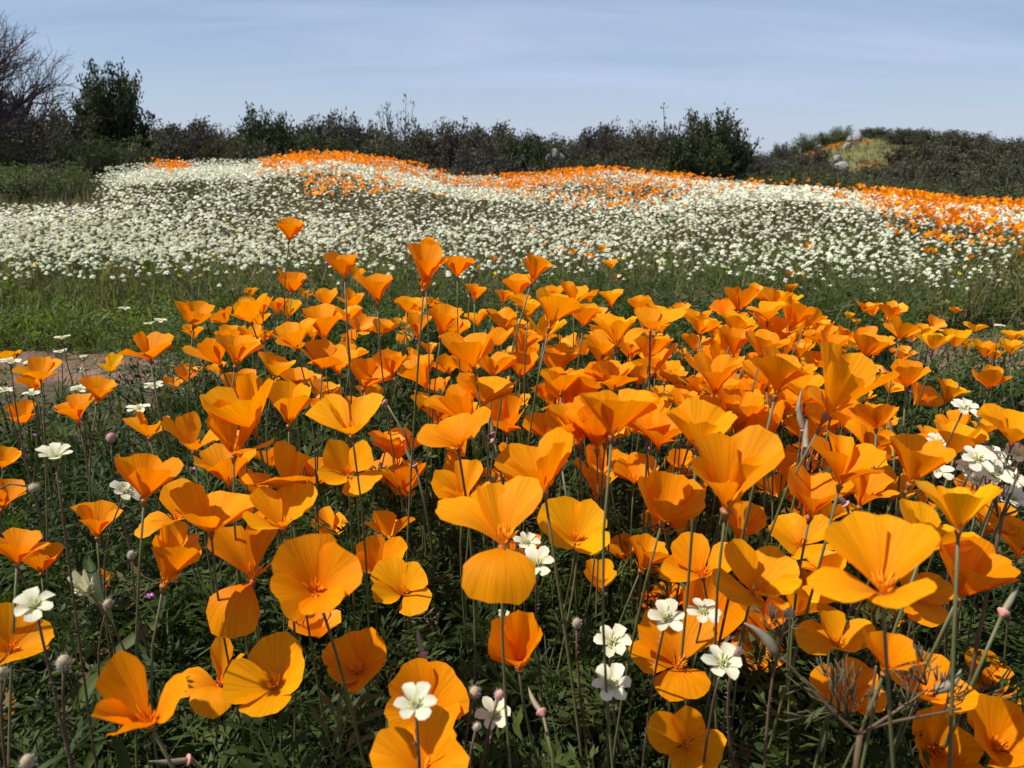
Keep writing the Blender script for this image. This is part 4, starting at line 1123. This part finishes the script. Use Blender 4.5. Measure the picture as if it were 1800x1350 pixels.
# largest white blooms of the field: countable individuals
iw = np.where(isW & (px > -20) & (px < 1820))[0]; iw = iw[np.argsort(y[iw])]; near_w = iw[:255]
WME = [mesh('field_blossom', np.concatenate([v*.030, np.array([[-.0008, 0, 0], [.0008, 0, 0], [.0006, 0, -.2], [-.0006, 0, -.2]])]), np.concatenate([f, np.array([[len(v), len(v)+1, len(v)+2], [len(v), len(v)+2, len(v)+3]])]), M['field_white'], tint=np.concatenate([np.full(len(v), .8), np.full(4, .8)]), smooth=False) for v, f in WB]
stem_me_cache = {}
v_, f_ = tube([[0, 0, -.22], [.004, 0, -.1], [0, 0, .002]], [.0012, .0010, .0009], 4, False); FSTEM = mesh('stem', v_, f_, M['stem'])
WHEAD = [mesh('blossom', v*.0225, f, M['field_white'], tint=np.full(len(v), .8), smooth=False) for v, f in WB]
for k, ii in enumerate(near_w):
    p = P[ii]; gz = g[ii]; hh = p[2]-gz
    lab = 'small white domed blossom at the front of the white field' if px[ii] < 1000 else 'small white domed blossom scattered on the green slope of the field'
    root = empty('field_blossom', (p[0], p[1], gz), lab, 'wildflower', 'white blossoms at the front of the field' if px[ii] < 1000 else 'white blossoms on the green slope')
    b_ = obj('blossom', WHEAD[k % 4], root); b_.location = (0, 0, hh); s_ = r2.uniform(.75, 1.2); b_.scale = (s_, s_, s_); b_.rotation_euler = (r2.normal(0, .3), r2.normal(0, .3), r2.uniform(0, 6))
    s_ = obj('stem', FSTEM, root); s_.location = (0, 0, hh); s_.scale = (1, 1, (hh+.004)/.22)
isW2 = isW.copy(); isW2[near_w] = False
soup = Soup()
for lo, hi, T, size in ((0, 4.5, WB, .0215), (4.5, 20, WS, .0235)):
    for k, (v, f) in enumerate(T):
        m = isW2 & (y >= lo) & (y < hi) & (np.arange(len(x)) % len(T) == k); c = m.sum()
        soup.add(v, f, P[m], euler_mats(r2.normal(0, .35, c), r2.normal(0, .35, c), r2.uniform(0, 6.28, c)), size*r2.uniform(.7, 1.25, c), np.clip(r2.normal(.6, .25, c), 0, 1))
obj('white_blossoms', soup.build('white_blossoms', M['field_white']), kind='stuff', label='dense drift of countless small white blossoms covering the field', cat='wildflowers')
soup = Soup()
for k, (v, f) in enumerate(OC):
    m = isO & (np.arange(len(x)) % 4 == k); c = m.sum(); Pm = P[m].copy(); Pm[:, 2] += .03
    soup.add(v, f, Pm, euler_mats(r2.normal(0, .3, c), r2.normal(0, .3, c), r2.uniform(0, 6.28, c)), .048*r2.uniform(.75, 1.2, c), np.clip(r2.normal(.5, .25, c), 0, 1))
print('field', isW.sum(), isO.sum())
obj('poppy_drift', soup.build('poppy_drift', M['field_orange']), kind='stuff', label='orange drifts of distant poppies along the crest of the field', cat='wildflowers')
soup = Soup(); xy, yy = spots(2600, r2, 3.0, 6.5, 1.1); zz_ = ground_z(xy, yy)+.15; a, b_, pxx, pyy, ed = field_density(xy, yy, zz_)
m = (pyy > 385) & (pyy < 488) & (a > .15) & (r2.random(len(xy)) < np.interp(pxx, [0, 500, 800, 2000], [.22, .22, .06, .03])); c = m.sum()
soup.add(*WS[0], np.stack([xy, yy, zz_], -1)[m], euler_mats(r2.normal(0, .4, c), r2.normal(0, .4, c), r2.uniform(0, 6, c)), r2.uniform(.018, .03, c), r2.random(c))
obj('yellow_blossoms', soup.build('yellow_blossoms', M['yellow']), kind='stuff', label='scattered tiny yellow blossoms among the white field flowers', cat='wildflowers')
# stems and herbs under the field blooms, then the leafy front of the bank
soup = Soup()
x, y = spots(46000, r2, 3.05, 10.2, 1.2); g = ground_z(x, y); n = len(x)
pk = vnoise(x*.9, y*.7, 14)
v, f = blade(2, .016, .35)
soup.add(v, f, np.stack([x, y, g], -1), euler_mats(r2.normal(0, .25, n), r2.normal(0, .3, n), r2.uniform(0, 6.28, n)), r2.uniform(.11, .23, n), np.clip(.32+.45*pk+r2.normal(0, .22, n), 0, 1))
obj('field_stems', soup.build('field_stems', M['field_stem']), kind='stuff', label='brownish stems and dry herbs under the white blossoms', cat='grass')
soup = Soup()
n = 37000
x = r2.uniform(-3.6, 3.9, n); t = r2.random(n); pc = path_c(x)
y = pc + .20 + .22*(vnoise(x*3, x*0+2, 15)-.5) + t**1.4*np.interp(x, [-4, -.5, .5, 2, 3, 4], [.9, .9, 1.3, 1.7, .8, .8])
g = ground_z(x, y); clump = vnoise(x*3.3, y*3.3, 16)
hgt = (.04 + .11*r2.random(n)**1.5)*(.55+.8*clump)*np.clip((y-pc-.1)/.25, .35, 1)*np.where(x > 2.0, .6, 1.0)
for k, ar in enumerate((.2, .55, 1.0)):
    m = np.arange(n) % 3 == k; c = m.sum(); v, f = blade(3, .022, ar)
    soup.add(v, f, np.stack([x, y, g], -1)[m], euler_mats(r2.normal(0, .35, c), r2.normal(0, .4, c), r2.uniform(0, 6.28, c)), hgt[m]*1.15, np.clip(.15+.55*clump[m]+r2.normal(0, .18, c)+.25*(x[m] > 2.1), 0, 1))
n = 6800; x = r2.uniform(-3.0, 3.2, n); y = path_c(x)+.20+.24*(vnoise(x*3, x*0+2, 15)-.5)+r2.random(n)**1.5*1.3; g = ground_z(x, y); w4 = r2.integers(0, 4, n); clump2 = vnoise(x*4, y*4, 18)
for k, (v, f) in enumerate(LEAF1):
    m = w4 == k; c = m.sum(); soup.add(v, f, np.stack([x, y, g+r2.uniform(.0, .10, n)], -1)[m], euler_mats(r2.normal(0, .4, c), r2.uniform(-1.0, .3, c), r2.uniform(0, 6.28, c)), r2.uniform(.06, .115, c), np.clip(.2+.5*clump2[m]+r2.normal(0, .2, c), 0, 1))
obj('bank_herbs', soup.build('bank_herbs', M['bank']), kind='stuff', label='tangled green herbs on the low bank behind the sandy path', cat='foliage')
soup = Soup(); n = 9000; x = r2.uniform(1.7, 6.5, n); y = path_c(x)+r2.uniform(-.3, 1.6, n); ok = (x/y > .36); x, y = x[ok], y[ok]; n = len(x); v, f = blade(2, .02, .7)
soup.add(v, f, np.stack([x, y, ground_z(x, y)], -1), euler_mats(r2.normal(0, .5, n), r2.normal(0, .5, n), r2.uniform(0, 6.28, n)), r2.uniform(.03, .12, n), r2.random(n))
obj('dry_grass', soup.build('dry_grass', M['dry']), kind='stuff', label='trampled dry yellowish grass beyond the sandy path', cat='grass')
soup = Soup(); n = 420; x = r2.uniform(-3, 3.5, n); y = path_c(x)+r2.uniform(-.36, .36, n)
oc = bloom_low(r2, 5, .6); pv = np.array([[0, 0, .5], [.5, 0, .1], [0, .45, .1], [-.5, 0, .1], [0, -.5, .1]]); pf = np.array([[0, 1, 2], [0, 2, 3], [0, 3, 4], [0, 4, 1]])
soup.add(pv, pf, np.stack([x, y, ground_z(x, y)+.003], -1), euler_mats(r2.normal(0, .3, n), r2.normal(0, .3, n), r2.uniform(0, 6.28, n)), r2.uniform(.004, .016, n), r2.random(n))
obj('pebbles', soup.build('pebbles', M['rock']), kind='stuff', label='small pebbles and clods on the sandy path', cat='gravel')

# ------------------------------------------------------------------ shrubs, bare tree, hill
def shrub_variant(seed, shoots, leaves, spiky, dens=1.0):
    """unit shrub: 1 wide, 1 high; returns crown and trunk geometry"""
    r = np.random.default_rng(seed); crown = Soup(); trunks = []
    lq = np.array([[0, 0, 0], [.5, .16, .45], [0, 0, 1.0], [-.5, -.16, .45]]); lf = np.array([[0, 1, 2], [0, 2, 3]])
    for k in range(shoots):
        a = r.uniform(0, 6.28); el = r.uniform(.12, 1.0)**.62; rad = .52*math.sqrt(max(0, 1-(el*.86)**2.6))*r.uniform(.75, 1.0)
        tip = np.array([cos(a)*rad*math.sqrt(r.uniform(.15, 1)), sin(a)*rad*math.sqrt(r.uniform(.15, 1)), el*r.uniform(.80, .93)])
        if r.random() < .16: tip[2] *= 1.08; tip[:2] *= 1.05
        base = np.array([tip[0]*.12+r.normal(0, .03), tip[1]*.12+r.normal(0, .03), 0])
        pts = bez(base, base+[0, 0, tip[2]*.4], tip-[tip[0]*.25, tip[1]*.25, tip[2]*.35], tip, 7)
        v, f = tube(pts, np.linspace(.012, .003, 7), 4, False); trunks.append((v, f))
        m = int(leaves*dens*r.uniform(.7, 1.3)); s = r.uniform(.30, 1.02, m)**.75
        ip = np.clip(s*6, 0, 5.999); i0 = ip.astype(int); p = pts[i0] + (pts[i0+1]-pts[i0])*(ip-i0)[:, None]
        wv = spiky*1.25*(1.05-s**2*.60); p = p + r.normal(0, 1, (m, 3))*wv[:, None]*[1, 1, .7]
        p[:, 2] = np.maximum(p[:, 2], .01)
        shade = r.normal(.45, .17)
        crown.add(lq, lf, p, euler_mats(r.normal(0, .6, m), r.normal(0, .6, m), r.uniform(0, 6.28, m)), np.stack([r.uniform(.011, .021, m), r.uniform(.011, .021, m), r.uniform(.022, .05, m)], -1), np.clip(shade+r.normal(0, .16, m), 0, 1))
    return crown, join(trunks)
def shrub_meshes(seed, shoots, leaves, spiky, mat, dens=1.0):
    c, (tv, tf) = shrub_variant(seed, shoots, leaves, spiky, dens)
    return c.build('crown', M[mat]), mesh('trunk', tv, tf, M['bark'])
DARK = [shrub_meshes(100+k, 115, 95, .042, 'shrub') for k in range(5)]
GREEN = [shrub_meshes(120+k, 140, 130, .040, 'shrub_green') for k in range(2)]
BRUSH = [shrub_meshes(140+k, 80, 50, .05, 'brush') for k in range(2)]
BROWN = [shrub_meshes(160+k, 110, 100, .045, 'shrub_brown') for k in range(2)]
SPARSE = [shrub_meshes(150+k, 60, 34, .03, 'shrub', .8) for k in range(2)]
r3 = np.random.default_rng(61); SH_N = 0
def shrub(px, top, wpx, dist, kind, label, group, minz=None):
    global SH_N
    c = at_depth(px, top, dist); gz = float(ground_z(c[0], c[1])) - .03
    h = max(.35, c[2]-gz); wm = wpx*dist/F
    src = {'d': DARK, 'g': GREEN, 'b': BRUSH, 's': SPARSE, 'n': BROWN}[kind]; me = src[SH_N % len(src)]; SH_N += 1
    root = empty('shrub', (c[0], c[1], gz), label, 'shrub', group); root.rotation_euler[2] = r3.uniform(0, 6.28)
    root.scale = (wm*1.3, wm*1.3, h*1.15)
    obj('crown', me[0], root); obj('trunk', me[1], root)
BELT = [(262, 226, 120, 15), (330, 217, 130, 15.5), (398, 232, 110, 15), (468, 204, 115, 14), (522, 226, 100, 14.5), (590, 206, 120, 14), (640, 214, 90, 14.5), (760, 222, 120, 14), (812, 220, 120, 13.5), (870, 244, 100, 14), (930, 248, 110, 14), (985, 250, 100, 14), (1045, 226, 80, 13), (1096, 222, 90, 13), (1140, 236, 100, 12.5),
        (300, 250, 120, 13.2), (440, 248, 130, 13), (560, 246, 130, 12.6), (680, 246, 140, 12.4), (850, 268, 130, 12.5), (960, 275, 130, 12.4), (1060, 268, 120, 12)]
SM = [(695, 'the spired open-crowned shrub'), (1256, 'the dense rounded green shrub'), (1190, 'the spiky grey shrub'), (975, 'the grey rocks'), (185, 'the tall green shrub'), (600, 'the orange mound crest')]
for b in BELT:
    mk = min(SM, key=lambda m: abs(m[0]-b[0])); far = abs(mk[0]-b[0])
    shrub(*b, 'dndgdns'[BELT.index(b) % 7], ('low ' if b[1] > 240 else 'tall ' if b[1] < 215 else '') + 'dark chaparral shrub ' + ('close beside ' if far < 70 else 'near ' if far < 130 else 'well away from ') + mk[1] + (', against the sky' if b[1] < 240 else ', at the belt front'), 'dark shrubs behind the field')
for k in range(22): shrub(205+k*50+r3.normal(0, 10), 234+r3.normal(0, 7)+(10 if k > 13 else 0), 120, 19+r3.normal(0, 1), 'dn'[k % 2], 'dark shrub in the far row seen over the front belt of shrubs', 'far row of dark shrubs')
shrub(695, 186, 92, 13.5, 's', 'tall open-crowned shrub with thin spires in the dark belt', None)
shrub(1190, 202, 130, 12, 's', 'spiky grey shrub with upright spires beside the dense green one', None)
shrub(1262, 206, 132, 12.2, 'g', 'dense rounded dark green shrub, biggest in the belt', None)
for (px_, t_, w_, d_) in [(1312, 272, 60, 20), (1335, 278, 70, 23), (1300, 268, 60, 18)]: shrub(px_, t_, w_, d_, 'n', 'low brownish bush in the gap between the green shrub and the hill', 'bushes in the gap before the hill')
shrub(1225, 240, 130, 11.6, 'g', 'low dark green shrub in front of the dense rounded one', None)
shrub(1150, 225, 110, 11.8, 'd', 'brownish dark shrub next to the spiky grey one', None)
shrub(185, 128, 130, 11.2, 'g', 'tall dark green shrub beside the bare-branched tree', None)
shrub(120, 195, 150, 11, 'd', 'dark shrub between the bare tree and the tall green shrub', None)
shrub(55, 172, 120, 10.6, 's', 'tall twiggy dark shrub behind the lower bare branches', None)
shrub(-20, 165, 150, 10.8, 'n', 'brown leafless-looking shrub behind the bare tree trunk', None)
shrub(20, 205, 150, 10.4, 'd', 'broad dark shrub filling the thicket under the bare tree', None)
shrub(35, 200, 170, 10, 's', 'twiggy grey shrub under the bare tree branches', None)
shrub(228, 246, 90, 12, 'd', 'low dark shrub at the foot of the tall green shrub', None)
for (px_, t_, w_, d_) in [(60, 246, 150, 9.2), (135, 240, 120, 9.0), (205, 246, 130, 9.3), (20, 288, 150, 8.2), (100, 300, 120, 8.0), (30, 322, 150, 6.9), (120, 330, 110, 6.9), (-30, 318, 130, 7.2)]:
    shrub(px_, t_, w_, d_, 'b', 'low olive brush where the white field gives way to thicket' if t_ > 280 else 'olive green brush in front of the dark thicket by the bare tree', 'olive brush by the bare tree')
shrub(258, 262, 60, 9.6, 'd', 'rounded dark bush at the end of the olive brush', None)
for (px_, t_, w_, d_, k_) in [(700, 292, 70, 11, 's'), (770, 285, 90, 11, 's'), (830, 292, 80, 11, 's'), (1135, 282, 80, 10.6, 'b'), (1345, 304, 90, 11, 'b'), (1410, 300, 120, 11, 'b'), (1480, 306, 120, 11, 'b'), (1555, 316, 110, 11, 'b'), (1640, 322, 120, 12.5, 'b'), (1770, 330, 120, 12, 'b')]:
    shrub(px_, t_, w_, d_, k_, 'low pale brush just behind the crest of the flower field', 'low brush behind the crest')
for (px_, t_, w_, d_) in [(1348, 268, 60, 36), (1384, 252, 60, 38), (1368, 278, 90, 30), (1425, 264, 90, 34), (1400, 280, 120, 27), (1455, 292, 100, 27), (1600, 226, 90, 42), (1652, 230, 110, 40), (1700, 232, 110, 38), (1755, 246, 100, 36), (1800, 244, 110, 34), (1620, 252, 140, 33), (1700, 262, 150, 30), (1780, 268, 140, 29), (1560, 288, 130, 26), (1640, 284, 150, 25), (1730, 290, 150, 24), (1810, 290, 130, 23), (1540, 224, 60, 46), (1850, 250, 130, 30)]:
    shrub(px_, t_, w_, d_, 'dn'[int(px_+t_) % 2], ('dark scrub bush against the sky on the hill ' if t_ < 258 else 'dark scrub bush low on the hill ') + ('before the grassy crest' if px_ < 1450 else 'around the pale boulders' if px_ < 1580 else 'beyond the grassy crest'), 'dark scrub on the hill')
for (px_, t_, w_, d_) in [(1530, 300, 120, 19), (1610, 298, 130, 18), (1690, 300, 140, 17.5), (1775, 304, 150, 17), (1840, 300, 130, 17)]:
    shrub(px_, t_, w_, d_, 's', 'grey twiggy scrub at the foot of the low hill', 'grey scrub at the foot of the hill')
for (px_, t_, w_, d_) in [(1480, 222, 50, 47), (1455, 232, 50, 46), (1420, 236, 50, 45)]:
    shrub(px_, t_, w_, d_, 'b', 'pale feathery bush on the crest of the low hill', 'pale bushes on the hill crest')

# bare tree
def bare_tree():
    r = np.random.default_rng(9); d = 9.0
    b = at_depth(-165, 330, d); gz = float(ground_z(b[0], b[1]))-.05; O = np.array([b[0], b[1], gz])
    root = empty('bare_tree', tuple(O), 'leafless grey tree with fine upswept twigs beside the flower field', 'tree')
    limbs, twigs = [], []
    def grow(p, dr, ln, rad, lvl):
        n = 6 if lvl < 3 else 3; pts = [p]; q = p.copy(); dd = dr.copy()
        for k in range(n):
            dd = dd + r.normal(0, .10, 3) + np.array([0, 0, .05 if lvl > 1 else .015]); dd /= np.linalg.norm(dd); q = q + dd*ln/n; pts.append(q.copy())
        pts = np.array(pts); v, f = tube(pts, np.linspace(rad, rad*.55, n+1), 6 if lvl < 3 else 3, lvl < 2)
        (limbs if lvl < 3 else twigs).append((v, f))
        if lvl < 5:
            for k in range([6, 6, 6, 4, 2][lvl]):
                i_ = r.integers(min(2, n-1), n+1); nd = dd + r.normal(0, .50, 3)*np.array([1, .9, .7]); nd /= np.linalg.norm(nd)
                grow(pts[i_], nd, ln*r.uniform(.5, .78), rad*.55, lvl+1)
    for dr, ln in (((.40, .1, .75), 1.0), ((-.2, .1, 1.0), 1.0), ((.75, -.1, .38), 1.1), ((.1, .3, 1.0), .95)):
        q = np.array(dr); q /= np.linalg.norm(q); grow(np.array([0, 0, .15]), q, ln*.92, .045, 0)
    v, f = tube([[0, 0, -.05], [0, 0, .1], [.01, 0, .24]], [.11, .09, .07], 8)
    obj('trunk', mesh('trunk', *join([(v, f)]), M['bark']), root)
    v, f = join(limbs); obj('limbs', mesh('limbs', v, f, M['bark']), root)
    v, f = join(twigs); tw_ = obj('twigs', mesh('twigs', v, f, M['twig']), root); tw_['kind'] = 'stuff'
    print('tree tris', len(f))
bare_tree()

def rock(px, py, wpx, dist, hgt, label, seed, gr='pale boulders on the hill'):
    r = np.random.default_rng(seed); import bmesh
    bm = bmesh.new(); bmesh.ops.create_icosphere(bm, subdivisions=3, radius=.5)
    for _ in range(9):
        d = Vector(r.normal(0, 1, 3)).normalized(); c = r.uniform(.26, .42)
        for v in bm.verts:
            e = v.co.dot(d)
            if e > c: v.co -= d*(e-c)*.9
    for v in bm.verts: v.co += Vector(r.normal(0, .008, 3))
    me = bpy.data.meshes.new('boulder'); bm.to_mesh(me); bm.free(); me.materials.append(M['rock'])
    c = at_depth(px, py, dist); w = wpx*dist/F
    o = obj('boulder', me, label=label, cat='boulder', group=gr); gz = float(ground_z(c[0], c[1]))
    top = c[2]; hh = max(w*hgt, min((top-gz)*1.4, w*1.0)); o.location = (c[0], c[1], max(gz-.1, top-hh*.45)); o.scale = (w*1.1, w*1.1, hh); o.rotation_euler[2] = r.uniform(0, 6)
for k, (x, y, w, d, h) in enumerate([(1508, 235, 20, 44.5, .4), (1494, 239, 12, 44, .4), (1473, 272, 18, 36, 1.0), (1480, 284, 24, 35, .7), (1440, 290, 26, 35, .5), (1455, 288, 18, 35, .6), (1490, 250, 16, 43, .6)]):
    rock(x, y, w, d, h, 'pale granite boulder on the crest of the low hill' if y < 245 else 'pale granite boulder among scrub on the hillside', 300+k)
for k, (x, y, w) in enumerate([(976, 261, 15), (964, 270, 11), (987, 268, 12)]): rock(x, y, w, 11.9, 1.3, 'grey upright rock half hidden in the dark shrub belt', 320+k, 'grey rocks in the shrub belt')
# orange drifts and grass on the hill
r4 = np.random.default_rng(71); soup = Soup(); n = 5200
x = r4.uniform(10, 34, n); y = r4.uniform(33, 48, n); hz = hill_z(x, y); g = ground_z(x, y); k_ = vnoise(x*.28, y*.5, 20)
px, py, _ = project(np.stack([x, y, g], -1)); m = (hz > .25) & (k_ > .56) & (px < 1660) & (px > 1352); c = m.sum(); v, f = OC[0]
soup.add(v, f, np.stack([x, y, g+.08], -1)[m], euler_mats(r4.normal(0, .4, c), r4.normal(0, .4, c), r4.uniform(0, 6, c)), r4.uniform(.10, .2, c), r4.random(c))
obj('hill_poppies', soup.build('hill_poppies', M['field_orange']), kind='stuff', label='faint orange drifts of poppies on the low hill', cat='wildflowers')
soup = Soup(); n = 16000; x = r4.uniform(9, 36, n); y = r4.uniform(32, 50, n); m = hill_z(x, y) > .12; x, y = x[m], y[m]; c = len(x); v, f = blade(2, .05, .5)
soup.add(v, f, np.stack([x, y, ground_z(x, y)], -1), euler_mats(r4.normal(0, .3, c), r4.normal(0, .3, c), r4.uniform(0, 6.28, c)), r4.uniform(.15, .4, c), np.clip(r4.normal(.5, .25, c), 0, 1))
obj('hill_grass', soup.build('hill_grass', M['brush']), kind='stuff', label='yellow-green grass on the low hill', cat='grass')
print('triangles', sum(len(m.loops)-2*len(m.polygons) for m in bpy.data.meshes), 'objects', len(bpy.data.objects))
